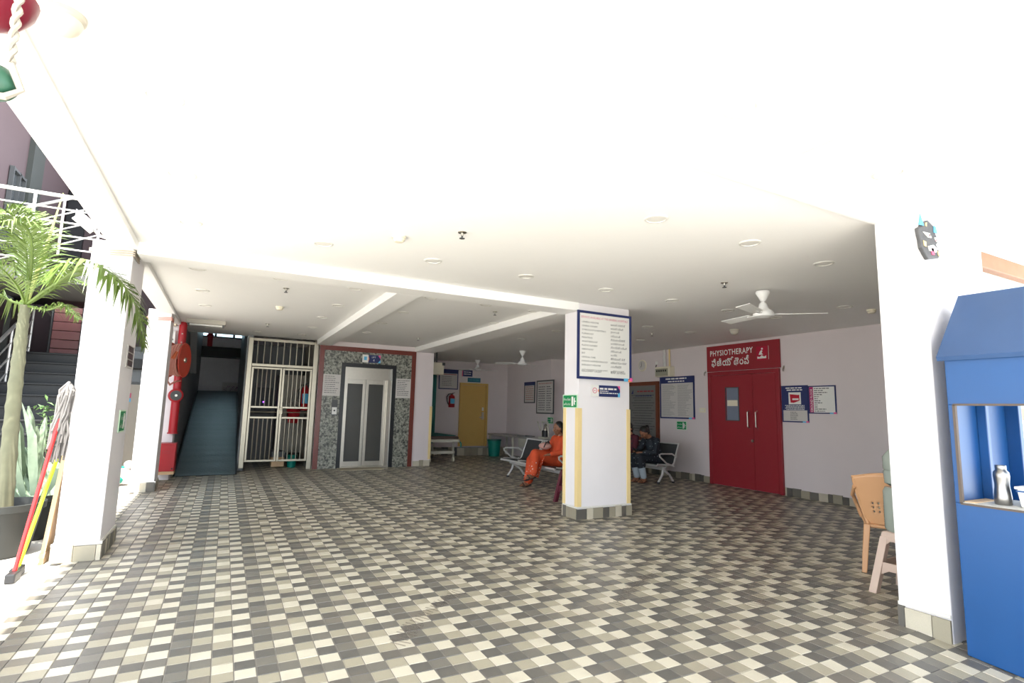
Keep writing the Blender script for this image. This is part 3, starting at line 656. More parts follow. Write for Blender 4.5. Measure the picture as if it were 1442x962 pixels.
# printed notice, right wall
B = Board((XR-.002, 8.93, 1.22), (0, -1, 0), .98, .89)
t = framed('notice_board', B, 'large printed notice with navy top band beside the wooden framed board', NAVY, .03, PAPERG)
B.rect(MB(), 0, B.h-.14, B.w, B.h, .02, .022).build('navy_band', NAVY, t); corner(B, t)
m = MB(); B.dashes(m, .18, B.h-.06, .78, .03, d=.0235); B.dashes(m, .25, B.h-.115, .72, .025, d=.0235); m.build('heading', PAPER, t)
m = MB(); R = random.Random(5)
for i in range(26):
    y = .70-i*.0255; B.dashes(m, .07, y, .46, .009, d=.0135, rnd=R, fill=R.uniform(.5, 1)); B.dashes(m, .52, y, .92, .009, d=.0135, rnd=R, fill=R.uniform(.5, 1))
m.build('small_print', M('faint_ink', (.30, .29, .29), .6), t)
# wooden framed board
B = Board((XR-.002, 10.02, .70), (0, -1, 0), 1.06, 1.33)
t = framed('wood_framed_board', B, 'tall grey board in a brown wooden frame behind the seated women', WOOD, .085, M('grey_board', (.17, .165, .155), .35), t_=.045)
m = MB(); R = random.Random(6)
for i in range(15): B.dashes(m, .16+.05*(i % 3), 1.02-i*.058, .92-.05*(i % 3), .014, d=.0285, rnd=R)
m.build('lettering', M('dark_ink', (.05, .05, .055), .5), t)
m = MB(); B.dashes(m, .36, 1.1, .9, .03, d=.0285); m.build('heading', M('red_ink', (.3, .03, .04), .5), t); m = MB(); B.poly(m, [(.15, 1.06), (.22, 1.06), (.22, 1.16)], .027, .0285); m.build('blue_mark', NAVY, t); m = MB(); B.dashes(m, .3, 1.0, .85, .02, d=.0285); m.build('blue_lettering', NAVY, t)
# two posters right of the red door
B = Board((XR-.002, 6.0, 1.225), (0, -1, 0), .475, .615)
t = framed('poster', B, 'navy poster with a picture of a red box beside the red door', NAVY, .02, PAPERG, 'poster', .014)
B.rect(MB(), 0, .2, .475, .615, .0085, .0105).build('navy_panel', NAVY, t); corner(B, t, .014, .035)
pic = B.rect(MB(), .13, .30, .35, .50, .0105, .012).build('picture_card', PAPER, t)
B.poly(MB(), [(.155, .47), (.30, .455), (.325, .46), (.325, .36), (.22, .325), (.165, .33)], .012, .0135).build('red_box_picture', M('bright_red', (.5, .01, .03), .5), t)
m = MB(); B.rect(m, .20, .37, .31, .40, .0135, .0145); B.dashes(m, .08, .565, .39, .018, d=.0125); B.dashes(m, .1, .53, .38, .018, d=.0125)
for i in range(4): B.dashes(m, .06+.02*(i % 2), .275-i*.022, .41, .010, d=.0125)
m.build('lettering', PAPER, t)
m = MB(); R = random.Random(8)
for i in range(7): B.dashes(m, .15, .165-i*.02, .30, .007, d=.0105, rnd=R, fill=.7)
m.build('small_print', INK, t)
B = Board((XR-.002, 5.52, 1.375), (0, -1, 0), .455, .45)
t = framed('poster', B, 'white floor directory poster with a magenta GROUND FLOOR strip', NAVY, .018, PAPER, 'poster', .014); corner(B, t, .014, .035)
B.rect(MB(), .02, .02, .085, .43, .0085, .0105).build('magenta_strip', MAGENTA, t)
m = MB(); B.text(m, 'GROUND FLOOR', .075, .03, .04, w=.37, d=.012, rot=True); m.build('strip_lettering', PAPER, t)
m = MB()
for i, l_ in enumerate((.25, .16, .22, .13, .08, .06, .1, .13, .05, .05, .19, .17)): B.dashes(m, .1, .398-i*.033, .1+l_, .013, d=.0105)
m.build('lettering', INK, t)
# far posters
B = Board((7.648, 13.6, 1.53), (0, -1, 0), .6, .6); t = framed('poster', B, 'smaller of two dark-edged posters on the far wall above the desk', DKGREY, .03, PAPERG, 'poster')
B.rect(MB(), 0, .5, .6, .6, .02, .022).build('navy_band', NAVY, t); m = MB()
for i in range(7): B.dashes(m, .08, .45-i*.06, .52, .022, d=.0135)
m.build('red_print', M('dull_red', (.45, .2, .18), .6), t)
B = Board((7.648, 12.9, 1.24), (0, -1, 0), .89, .91); t = framed('poster', B, 'larger of two dark-edged posters on the far wall above the desk', DKGREY, .035, PAPERG, 'poster'); m = MB()
for i in range(11): B.dashes(m, .1, .72-i*.062, .45, .02, d=.0135); B.dashes(m, .52, .72-i*.062, .8, .02, d=.0135, fill=.7)
m.build('small_print', INK, t)
m = MB(); B.dashes(m, .1, .81, .8, .025, d=.0135); m.build('heading', M('dull_red', (.45, .2, .18), .6), t)
# back wall signs
B = Board((5.40, 14.698, 1.88), (1, 0, 0), .6, .58); t = framed('poster', B, 'white notice with navy top hanging above the wall fire extinguisher', NAVY, .025, PAPERG, 'poster')
B.rect(MB(), 0, .46, .6, .58, .02, .022).build('navy_band', NAVY, t); B.rect(MB(), .05, .42, .55, .445, .013, .0145).build('red_line', M('dull_red', (.45, .2, .18), .6), t); m = MB()
for i in range(6): B.dashes(m, .1, .36-i*.05, .4, .012, d=.0135)
m.build('small_print', INK, t)
B = Board((6.12, 14.698, 2.28), (1, 0, 0), .34, .19); t = thing('wall_sign', 'small dark navy sign high on the back wall', 'sign', B.pt(.17, 0)); B.rect(MB(), .03, 0, .34, .19).build('navy_panel', NAVY, t); B.rect(MB(), 0, 0, .03, .19).build('red_end', PINKINK, t); m = MB(); B.dashes(m, .06, .12, .3, .02); B.dashes(m, .06, .06, .28, .02); m.build('lettering', PAPER, t)
B = Board((6.31, 14.698, 2.12), (1, 0, 0), .42, .13); t = thing('wall_sign', 'plain teal-blue sign plate over the yellow door', 'sign', B.pt(.2, 0)); B.rect(MB(), 0, 0, .42, .13).build('plate', M('teal_blue', (.02, .16, .24), .5), t); m = MB(); B.dashes(m, .05, .05, .37, .03); m.build('lettering', M('teal_ink', (.05, .28, .36), .5), t)
# yellow door
d2 = MB(); a, b = 6.06, 6.97; z0, z1 = .24, 2.09
d2.box(a, a+.07, 14.64, 14.7, z0, z1).box(b-.07, b, 14.64, 14.7, z0, z1).box(a+.07, b-.07, 14.64, 14.7, z1-.07, z1)
door2 = struct(d2.build('door_2', YELLOW, bevel=.005), 'yellow flush door on the back wall')
lf = MB().box(a+.075, b-.075, 14.66, 14.695, z0+.01, z1-.075).build('door_leaf', YELLOW, door2)
MB().box(b-.19, b-.13, 14.63, 14.66, 1.02, 1.24).box(b-.27, b-.13, 14.6, 14.63, 1.07, 1.10).build('handle', STEEL, lf)
MB().box(b-.185, b-.135, 14.64, 14.66, 1.28, 1.38).build('lock_plate', PAPER, lf)
stp = struct(MB().box(5.95, 7.05, 14.47, 14.7, 0, .22).build('trim_8', MIDGREY), 'tiled step under the yellow door'); skirting(stp, 'x', 14.47, 5.95, 7.05, h=.21, w=.22)
extinguisher((5.78, 14.58, 1.36), .42, .09, 'red fire extinguisher with a looped hose on the back wall')
# electric box + teal curtain in the alcove
t = thing('electric_box', 'cream electric distribution box high beside the stretcher', 'box', (4.55, 12.6, 2.15)); MB().box(4.29, 4.74, 12.55, 12.75, 2.15, 2.45).build('box_cover', CREAM, t, bevel=.008); MB().box(4.69, 4.76, 12.53, 12.56, 2.38, 2.45).build('hinge', DKGREY, t)
for x in (4.5, 4.57): MB().cyl((x, 12.65, 2.45), (x, 12.65, CZ), .02).build('conduit', DKGREY, t, smooth=True)
m = MB(); vs = []; fs = []
for i in range(41):
    x = 4.32+i*.024; y = 14.55+.03*math.sin(i*1.1)
    vs += [(x, y, .35), (x, y, 2.3)]
    if i: fs.append((2*i-2, 2*i, 2*i+1, 2*i-1))
m.add(vs, fs); m.cyl((4.28, 14.55, 2.31), (5.32, 14.55, 2.31), .015, n=8)
cu = m.build('curtain', TEAL, smooth=True); tag(cu, 'dark teal curtain hanging behind the stretcher', 'curtain'); so = cu.modifiers.new('thick', 'SOLIDIFY'); so.thickness = .006
# clock, switch box, conduits, switch
c = Vector((XR, 9.5, 2.41)); t = thing('wall_clock', 'small cream wall clock above the wooden framed board', 'clock', c-Vector((0, 0, .13)))
MB().lathe([(.13, 0), (.135, .02), (.12, .035), (.11, .03)], c, 28, (-1, 0, 0)).build('case', CREAM, t, smooth=True); MB().lathe([(.112, 0), (.112, .003)], c+Vector((-.03, 0, 0)), 28, (-1, 0, 0)).build('dial', PAPERG, t)
MB().bar(c+Vector((-.036, 0, 0)), c+Vector((-.036, .01, .075)), .008, .004).bar(c+Vector((-.036, 0, 0)), c+Vector((-.036, .03, -.04)), .01, .004).build('hands', BLACK, t)
t = thing('switch_box', 'cream meter and switch box with conduits above the printed notice', 'box', (XR-.08, 8.72, 2.1))
MB().box(XR-.14, XR, 8.5, 8.95, 2.118, 2.33).build('box_cover', CREAM, t, bevel=.008)
MB().box(XR-.15, XR-.14, 8.56, 8.93, 2.13, 2.29).build('switch_plate', M('olive_grey', (.33, .32, .24), .5), t)
for i in range(5): MB().box(XR-.16, XR-.15, 8.60+i*.065, 8.63+i*.065, 2.22, 2.26).build('switch', BLACK, t)
for y, mt in ((8.62, GUARD), (8.75, SILVER), (8.79, SILVER)): MB().cyl((XR-.03, y, 2.33), (XR-.03, y, CZ), .018, n=10).build('conduit', mt, t, smooth=True)
t = thing('cable_hook', 'small black cable hanging on the wall beside the switch box', 'cable', (XR-.03, 9.04, 2.2)); MB().tube([(XR-.02, 9.02, 2.45), (XR-.03, 9.03, 2.38), (XR-.03, 9.05, 2.3), (XR-.03, 8.97, 2.2)], .01, 6).build('wire', BLACK, t, smooth=True); MB().box(XR-.04, XR, 9.0, 9.04, 2.40, 2.47).build('clip', PAPER, t)
t = thing('switch_plate', 'cream switch plate on the wall beside the red door', 'switch', (XR-.01, 7.75, 1.3)); MB().box(XR-.012, XR, 7.68, 7.83, 1.36, 1.45).build('plate', CREAM, t, bevel=.003); [MB().box(XR-.018, XR-.012, y, y+.02, 1.385, 1.425).build('rocker', PAPER, t) for y in (7.72, 7.77)]
for y, hl in ((7.66, 'small metal hook on the wall between the red door and the printed notice'), (5.94, 'small metal hook on the wall between the red door and the navy poster')):
    t = thing('wall_hook', hl, 'hook', (XR-.02, y, 2.1)); MB().tube([(XR, y, 2.16), (XR-.03, y, 2.16), (XR-.04, y, 2.12), (XR-.03, y, 2.09)], .008, 6).build('hook_wire', STEEL, t); MB().box(XR-.006, XR, y-.012, y+.012, 2.14, 2.19).build('hook_plate', STEEL, t)

# ================================================================ CEILING FITTINGS
DL = [(702,5),(1337,5),(230,136),(1043,152),(255,245),(1251,243),(268,313),(455,343),(1390,305),(1056,342),(924,308),(610,367),(741,389),(853,408),(1160,371),(946,423),(1025,437),(1092,447),(1190,432),
      (278,378),(395,392),(500,406),(285,409),(476,430),(289,430),(454,447),(292,460),(440,461),(362,467),(425,471),(607,419),(684,429),(568,440),(696,455),(538,455),(516,468),(655,468),(752,438),(784,466),(912,460),(972,468),(902,479),(735,477)]
def zone(p):
    if p.y < 5.61: return 'before the cross beam' if p.x < 3.93 else ('between the booth pillar and the red door' if p.y > 2.04 else 'over the booth side of the yard edge')
    if p.x < 1.63: return 'between the edge beam and the beam over the gate'
    if p.x < 3.8: return 'between the two beams that meet the lift wall'
    return 'over the waiting benches'
proto = None
for i, (px, py) in enumerate(DL):
    p = PZ(px, py, CZ); on_band = 1.70 < p.y < 2.08 and p.x > -.79
    if proto is None:
        proto = thing('downlight', 'round white recessed downlight in the white ceiling', 'downlight', p, 'ceiling downlights')
        MB().lathe([(.085, .001), (.085, -.004), (.078, -.009), (.068, -.009), (.064, -.003), (.064, .001)], p, 28).build('trim_ring', M('lamp_ring', (.74, .72, .67), .5), proto, smooth=True)
        MB().lathe([(.064, .0005), (.064, -.004), (.05, -.005)], p, 24).build('lens', M('lamp_lens', (.80, .78, .73), .4), proto, smooth=True)
        o = proto
    else: o = copy_tree(proto)
    o.location = p - Vector((0, 0, .03 if on_band else 0)); o['label'] = 'round white downlight in the ceiling '+zone(p); o['group'] = 'downlights '+zone(p)
sp = None
for px, py in [(651,327),(403,406),(697,439),(377,456),(589,476),(1020,398),(918,469)]:
    p = PZ(px, py, CZ)
    if sp is None:
        sp = thing('sprinkler', 'tiny sprinkler head under the white ceiling', 'sprinkler', p, 'ceiling sprinklers')
        MB().lathe([(.035, 0), (.035, -.006), (.012, -.01), (.01, -.03)], p, 16).build('rosette', STEEL, sp, smooth=True)
        MB().cyl(p+Vector((0, 0, -.05)), p+Vector((0, 0, -.03)), .008).lathe([(.022, -.054), (.022, -.05)], p, 12).build('deflector', DKGREY, sp)
        o = sp
    else: o = copy_tree(sp)
    o.location = p; o['label'] = 'tiny sprinkler head in the ceiling '+zone(p); o['group'] = 'sprinklers '+zone(p)
sd = None
for px, py in [(562,333),(394,432),(1227,436)]:
    p = PZ(px, py, CZ)
    if sd is None:
        sd = thing('smoke_detector', 'cream smoke detector under the white ceiling', 'detector', p, 'ceiling smoke detectors')
        MB().lathe([(.055, 0), (.055, -.012), (.05, -.018)], p, 20).build('base', CREAM, sd, smooth=True)
        MB().lathe([(.046, -.016), (.05, -.03), (.035, -.048), (.012, -.052)], p, 20).build('sensing_head', CREAM, sd, smooth=True)
        o = sd
    else: o = copy_tree(sd)
    o.location = p; o['label'] = 'cream smoke detector in the ceiling '+zone(p); o['group'] = 'smoke detectors '+zone(p)
def dome(px, py, r, lab):
    p = PZ(px, py, CZ); t = thing('dome_fitting', lab, 'camera', p)
    MB().lathe([(r*1.1, 0), (r*1.1, -r*.25), (r*.98, -r*.4)], p, 24).build('base', M('dome_base', (.50, .46, .38), .4), t, smooth=True)
    MB().lathe([(r*.97, -r*.35), (r*.95, -r*.6), (r*.8, -r*.95), (r*.5, -r*1.2), (r*.15, -r*1.3)], p, 24).build('dome_cover', M('dome_cream', (.58, .53, .44), .3), t, smooth=True)
dome(90, 20, .062, 'cream dome camera on the ceiling beside the hanging red bowl')
dome(1034, 464, .07, 'cream dome on the ceiling before the PHYSIOTHERAPY sign')
def fan(p, ang, lab, r=.62, drop=.33):
    t = thing('ceiling_fan', lab, 'fan', p); x, y, z = p
    MB().lathe([(.015, -.01), (.07, -.02), (.075, -.04), (.055, -.08), (.028, -.13), (.02, -.135)], p, 20).build('canopy', WHITE, t, smooth=True)
    MB().cyl((x, y, z-.10), (x, y, z-drop+.05), .013, n=10).build('rod', WHITE, t, smooth=True)
    MB().lathe([(.02, .12), (.04, .10), (.05, .06), (.06, .04), (.095, .015), (.11, -.02), (.105, -.045), (.05, -.06)], (x, y, z-drop), 28).build('motor', WHITE, t, smooth=True)
    for k in range(3):
        a = ang+k*2*PI/3; d = Vector((math.cos(a), math.sin(a), 0)); n = Vector((-d.y, d.x, 0)); c = Vector((x, y, z-drop-.02)); tl = Vector((0, 0, .012))
        w0, w1 = .05, .07; A, Bq = c+d*.17, c+d*r
        bl = MB().hexa([A-n*w0-tl, Bq-n*w1-tl, Bq+n*w1+tl, A+n*w0+tl], [A-n*w0-tl+Vector((0, 0, .005)), Bq-n*w1-tl+Vector((0, 0, .005)), Bq+n*w1+tl+Vector((0, 0, .005)), A+n*w0+tl+Vector((0, 0, .005))]).build('blade', WHITE, t)
        MB().bar(c+d*.08, c+d*.24, .035, .008).build('blade_bracket', WHITE, bl)
fan(PZ(1074, 408, CZ), -.72, 'white ceiling fan hanging before the PHYSIOTHERAPY sign', drop=.26)
fan(PZ(736, 493, CZ), .4, 'white ceiling fan above the desk posters', drop=.3)
fan(PZ(673, 506, CZ), .1, 'white ceiling fan before the yellow door', drop=.27)

# ================================================================ WAITING BENCHES (row along Y, facing -X)
PERF = M('perforated_steel', (.05, .053, .056), .45, .2, var=.3, scale=120)
def bench(x0, ya, yb, lab, z=.36):
    t = thing('waiting_bench', lab, 'bench', (x0+.25, (ya+yb)/2, 0), 'steel waiting benches')
    MB().box(x0+.16, x0+.22, ya+.03, yb-.03, z-.11, z-.05).build('main_beam', SILVER, t, bevel=.006)
    for y in (ya+.08, yb-.12):
        lg = MB(); c = Vector((x0+.2, y, z-.10))
        lg.tube([Vector((x0+.08, y, .025)), Vector((x0+.18, y, .16)), c, Vector((x0+.33, y, z-.0))], [.02, .022, .026, .02], 8); lg.tube([Vector((x0+.46, y, .025)), Vector((x0+.36, y, .16)), c], [.02, .022, .026], 8)
        lf = lg.build('leg_frame', SILVER, t, smooth=True)
        for xx in (x0+.08, x0+.46): MB().cyl((xx, y, 0), (xx, y, .03), .028).build('foot_pad', BLACK, lf)
    n = 3; w = (yb-ya)/n
    for i in range(n):
        a, b = ya+i*w+.02, ya+(i+1)*w-.02
        pts = [(x0-.02, z-.02), (x0+.02, z+.005), (x0+.2, z-.01), (x0+.40, z-.02), (x0+.44, z+.02), (x0+.50, z+.20), (x0+.57, z+.38)]
        def sheet(pp):
            m = MB(); vs = []; fs = []
            for k_, (x, zz) in enumerate(pp):
                vs += [(x, a+.03, zz), (x, b-.03, zz), (x+.008, b-.03, zz-.012), (x+.008, a+.03, zz-.012)]
                if k_: o = 4*k_; fs += [(o-4+j, o-4+(j+1) % 4, o+(j+1) % 4, o+j) for j in range(4)]
            fs += [(0, 1, 2, 3), tuple(range(len(vs)-4, len(vs)))]
            return m.add(vs, fs)
        s_ = sheet(pts[:4]).build('seat', PERF, t, smooth=True); bk = sheet(pts[3:]).build('backrest', PERF, t, smooth=True)
        MB().tube([(x0-.02, a, z-.02), (x0-.02, b, z-.02)], .02, 8).build('front_rail', SILVER, s_, smooth=True)
        for y in (a+.015, b-.015):
            MB().tube([(p_[0], y, p_[1]) for p_ in pts[1:4]], .014, 8).build('side_rail', SILVER, s_, smooth=True)
            MB().tube([(p_[0], y, p_[1]) for p_ in pts[3:]], .014, 8).build('side_rail', SILVER, bk, smooth=True)
        MB().tube([(x0+.57, a, z+.38), (x0+.57, b, z+.38)], .014, 8).build('top_rail', SILVER, bk, smooth=True)
    for y in (ya, yb):
        MB().tube([(x0+.40, y, z-.04), (x0+.22, y, z+.02), (x0+.05, y, z+.15), (x0+.045, y, z+.185), (x0+.08, y, z+.20), (x0+.36, y, z+.195), (x0+.47, y, z+.14)], .016, 8).build('armrest', SILVER, t, smooth=True)
    return t
bench(5.0, 7.75, 9.78, 'steel bench with dark perforated seats where the woman in orange sits')
bench(7.28, 7.78, 9.75, 'steel bench with dark perforated seats before the wooden framed board')

# ================================================================ PLASTIC CHAIR, STOOLS, WATER
def plastic_chair(o, lab):
    x, y, z = o; t = thing('plastic_chair', lab, 'chair', o)
    # faces +Y; back at y
    vs = []; fs = []; N = 30; K = 24
    for i in range(N+1):
        u = i/N*2-1
        for k in range(K+1):
            h = k/K; half = .16+.10*h**.8; 
            zz = .40+h*.44-.04*u*u*h; yy = .07-.10*h+.05*u*u
            vs.append((x+u*half, y+yy, z+zz))
    for i in range(N):
        for k in range(K):
            if 5 <= k <= 11 and 5 <= i <= 24 and k % 2 == 0 and i % 3 == 0: continue
            a = i*(K+1)+k; fs.append((a, a+K+1, a+K+2, a+1))
    b = MB().add(vs, fs).build('backrest', TANCH, t, smooth=True); so = b.modifiers.new('t', 'SOLIDIFY'); so.thickness = .012
    rim = [Vector((x-.16, y+.09, z+.40))]+[Vector((x-(.16+.10*(k/8)**.8), y+.12-.10*k/8, z+.40+k/8*.40)) for k in range(1, 9)]
    rim += [Vector((x-.2+.4*k/6, y-.03+.05*abs(k/3-1)**2, z+.84-.03*abs(k/3-1)**2)) for k in range(7)]
    rim += [Vector((2*x-p.x, p.y, p.z)) for p in reversed(rim[:9])]
    MB().tube(rim, .014, 8).build('back_rim', TANCH, t, smooth=True)
    s_ = MB().hexa([(x-.18, y+.06, z+.37), (x+.18, y+.06, z+.37), (x+.22, y+.46, z+.39), (x-.22, y+.46, z+.39)], [(x-.18, y+.06, z+.40), (x+.18, y+.06, z+.40), (x+.22, y+.46, z+.42), (x-.22, y+.46, z+.42)])
    s_.build('seat', TANCH, t, bevel=.012)
    for sx in (-1, 1):
        MB().tube([(x+sx*.25, y+.02, z+.72), (x+sx*.27, y+.12, z+.63), (x+sx*.27, y+.38, z+.60), (x+sx*.25, y+.45, z+.52), (x+sx*.21, y+.44, z+.40)], .016, 8).build('armrest', TANCH, t, smooth=True)
        for yy, dy in ((.07, -.06), (.44, .04)):
            A = Vector((x+sx*.17, y+yy, z+.40)); Bq = Vector((x+sx*.21, y+yy+dy, z)); w = .024
            MB().hexa([Bq+Vector((-w*.8, -w*.8, 0)), Bq+Vector((w*.8, -w*.8, 0)), Bq+Vector((w*.8, w*.8, 0)), Bq+Vector((-w*.8, w*.8, 0))], [A+Vector((-w, -w, 0)), A+Vector((w, -w, 0)), A+Vector((w, w, 0)), A+Vector((-w, w, 0))]).build('leg', TANCH, t, bevel=.006)
    return t
plastic_chair((5.07, 2.63, 0), 'tan plastic armchair standing with its back to the yard').rotation_euler.z = math.radians(-61)
def stool(o, mat, lab, h=.45, a=.14, b=.19):
    x, y, z = o; t = thing('plastic_stool', lab, 'stool', o)
    MB().hexa([(x-a-.01, y-a-.01, z+h-.05), (x+a+.01, y-a-.01, z+h-.05), (x+a+.01, y+a+.01, z+h-.05), (x-a-.01, y+a+.01, z+h-.05)], [(x-a, y-a, z+h), (x+a, y-a, z+h), (x+a, y+a, z+h), (x-a, y+a, z+h)]).build('seat', mat, t, bevel=.015)
    for sx in (-1, 1):
        for sy in (-1, 1):
            A = Vector((x+sx*a*.86, y+sy*a*.86, z+h-.04)); Bq = Vector((x+sx*b, y+sy*b, z)); w = .028
            MB().hexa([Bq+Vector((-w, -w, 0)), Bq+Vector((w, -w, 0)), Bq+Vector((w, w, 0)), Bq+Vector((-w, w, 0))], [A+Vector((-w, -w, 0)), A+Vector((w, -w, 0)), A+Vector((w, w, 0)), A+Vector((-w, w, 0))]).build('leg', mat, t, bevel=.005)
    r = a+(b-a)*.62
    for k in range(4):
        d = Vector((math.cos(k*PI/2), math.sin(k*PI/2), 0)); n = Vector((-d.y, d.x, 0)); c = Vector((x, y, z+h*.38))+d*r*.95
        MB().prism([(-r*.9, -.04), (-r*.5, .0), (r*.5, .0), (r*.9, -.04), (r*.9, .06), (-r*.9, .06)], c, n, Vector((0, 0, 1)), .012).build('brace', mat, t)
        c2 = Vector((x, y, z+h-.05))+d*(a*.98)
        MB().prism([(-a*.9, -.07), (-a*.55, -.02), (a*.55, -.02), (a*.9, -.07), (a*.9, .02), (-a*.9, .02)], c2, n, Vector((0, 0, 1)), .012).build('apron', mat, t)
    return t
stool((4.68, 2.29, 0), PINKST, 'pinkish beige plastic stool under the water jar beside the booth pillar', .46)
stool((4.57, 6.62, 0), MAROON, 'maroon plastic stool behind the pillar with the services board', .47)
t = thing('water_jar', 'stacked clear water jar with a tap on the beige stool', 'water jar', (4.64, 2.33, .46)); o = Vector((4.65, 2.33, .46))
MB().lathe([(.10, 0), (.115, .02), (.115, .30), (.10, .33)], o, 22).build('lower_jar', CLEARP, t, smooth=True)
MB().lathe([(.05, .33), (.10, .36), (.105, .45), (.098, .46), (.105, .47), (.105, .56), (.06, .62), (.03, .64), (.03, .68)], o, 22).build('upper_bottle', CLEARP, t, smooth=True)
tp = MB().cyl(o+Vector((-.11, -.03, .05)), o+Vector((-.16, -.045, .05)), .014).cyl(o+Vector((-.15, -.04, .02)), o+Vector((-.15, -.04, .08)), .010).build('tap', PAPER, t, smooth=True)
MB().box(o.x-.175, o.x-.125, o.y-.05, o.y-.03, o.z+.08, o.z+.09).build('tap_lever', CYAN, tp)

# ================================================================ DESK, BIN, STRETCHER and desk items
DW = M('grey_laminate', (.36, .34, .32), .4); DL_ = M('cream_steel', (.60, .57, .48), .45)
t = thing('long_desk', 'long grey desk with cream legs along the far wall', 'desk', (7.3, 13.2, 0)); dz_ = .62
MB().box(6.98, 7.62, 11.7, 14.6, dz_-.04, dz_).build('desk_top', DW, t, bevel=.006)
for y in (11.8, 13.1, 14.5):
    for x in (7.02, 7.56): MB().box(x-.025, x+.025, y-.025, y+.025, 0, dz_-.04).build('leg', DL_, t)
ped = MB().box(7.0, 7.5, 12.25, 12.75, .36, dz_-.04).build('drawer_unit', DL_, t, bevel=.006); MB().box(6.985, 7.0, 12.28, 12.72, .38, .56).build('drawer_front', DL_, ped); MB().box(6.97, 6.985, 12.45, 12.55, .46, .48).build('handle', STEEL, ped)
t = thing('waste_bin', 'teal plastic waste bin under the long desk', 'bin', (6.93, 14.05, 0)); MB().lathe([(.15, 0), (.19, .42), (.2, .43), (.2, .46), (.18, .46), (.14, .02)], (6.93, 14.05, 0), 22).build('bin_body', TEALBIN, t, smooth=True); MB().lathe([(.195, .44), (.205, .45), (.205, .475), (.17, .475)], (6.93, 14.05, 0), 22).build('bin_rim', M('dark_teal', (.0, .09, .07), .4), t, smooth=True)
o = PX(768, 617, 7.2); o.z = dz_
t = thing('weighing_scale', 'cream frame scale with a dark column standing on the long desk', 'scale', o)
MB().box(o.x-.12, o.x+.12, o.y-.16, o.y+.16, dz_, dz_+.05).build('base', DL_, t, bevel=.008)
MB().tube([o+Vector((0, .15, .05)), o+Vector((0, .17, .42)), o+Vector((0, .40, .42)), o+Vector((0, .26, .2))], .018, 8).tube([o+Vector((0, -.15, .05)), o+Vector((0, -.1, .42)), o+Vector((0, .17, .42))], .018, 8).build('tube_frame', DL_, t, smooth=True)
MB().lathe([(.09, .05), (.09, .2), (.07, .21)], o, 16).build('dark_pot', BLACK, t, smooth=True); MB().lathe([(.06, .21), (.055, .26), (.03, .3), (.045, .33), (.02, .38)], o, 16).build('bottle_top', STEEL, t, smooth=True)
o = PX(740, 616, 7.2); t = thing('grey_tray', 'low grey tray lying on the long desk', 'tray', (o.x, o.y, dz_)); MB().box(o.x-.15, o.x+.15, o.y-.25, o.y+.2, dz_, dz_+.03).build('tray_base', MIDGREY, t, bevel=.01); MB().box(o.x-.15, o.x-.14, o.y-.25, o.y+.2, dz_+.03, dz_+.05).build('tray_lip', MIDGREY, t)
# stretcher
t = thing('stretcher', 'cream steel patient trolley with a dark mattress behind the lift wall', 'stretcher', (4.9, 13.1, 0))
sx0, sx1, sy0, sy1, sz = 4.48, 5.28, 12.65, 14.4, .56
fr = MB()
for x in (sx0, sx1-.05): fr.box(x, x+.05, sy0, sy1, sz-.07, sz)
for y in (sy0, sy1-.05): fr.box(sx0, sx1, y, y+.05, sz-.07, sz)
fr.build('top_frame', DL_, t, bevel=.006)
MB().box(sx0+.02, sx1-.02, sy0+.02, sy1-.02, sz, sz+.07).build('mattress', M('dark_brown_rexine', (.10, .06, .05), .5), t, bevel=.025)
MB().box(sx0+.0, sx1, sy0+.3, sy1-.1, sz+.07, sz+.085).build('green_sheet', TEAL, t, bevel=.005)
lo = MB()
for x in (sx0+.04, sx1-.14): lo.box(x, x+.05, sy0+.1, sy1-.1, .20, .26)
for y in (sy0+.1, sy1-.2): lo.box(sx0+.04, sx1-.09, y, y+.05, .20, .27)
lo.build('lower_frame', DL_, t, bevel=.006)
for x in (sx0+.065, sx1-.115):
    for y in (sy0+.15, sy1-.15):
        lg = MB().bar((x, y, .07), (x, y, sz-.05), .035).build('leg', DL_, t); MB().cyl((x-.02, y, .06), (x+.02, y, .06), .06, n=18).build('castor', CREAM, lg, smooth=True)
MB().tube([(sx1, sy0+.1, sz-.03), (sx1+.05, sy0+.05, sz-.1), (sx1+.05, sy0+.05, sz-.2)], .018, 8).build('side_handle', TEALBIN, t, smooth=True)

# ================================================================ BLUE BOOTH
bx = 3.88
t = thing('blue_booth', 'bright blue kiosk with a serving hatch before the white pillar', 'kiosk', (4.3, .8, -.16))
yL = PX(1360, 890, bx).y; yE = -.3; zb = -.18
hy = PX(1342, 570, bx).y; hz0 = PX(1356, 709, bx).z; hz1 = PX(1341, 570, bx).z
ez = PX(1320, 505, bx).z
fp = MB()
def fbox(a, b, z0, z1): fp.box(bx, bx+.03, a, b, z0, z1)
fp.hexa([(bx, yE, -.195), (bx+.03, yE, -.195), (bx+.03, yL, fz(yL)+.004), (bx, yL, fz(yL)+.004)], [(bx, yE, hz0), (bx+.03, yE, hz0), (bx+.03, yL, hz0), (bx, yL, hz0)])
fbox(yE, yL, hz1, ez); fbox(hy, yL, hz0, hz1); fbox(yE, 0.1, hz0, hz1)
fp.build('front_panel', BLUE, t, bevel=.003)
hm = MB(); hm.box(bx-.004, bx+.02, hy-.010, hy+.004, hz0, hz1).box(bx-.004, bx+.02, .1, hy, hz1-.006, hz1+.006).box(bx-.004, bx+.02, .1, hy, hz0-.008, hz0+.004)
hm.build('hatch_trim', M('rusty_edge', (.10, .075, .06), .7), t)
e0 = PX(1318, 503, bx-.03); r0 = PY(1349, 417, e0.y-.02); e1 = Vector((e0.x, yE, e0.z)); r1 = Vector((r0.x, yE, r0.z)); dn_ = Vector((.01, 0, -.025))
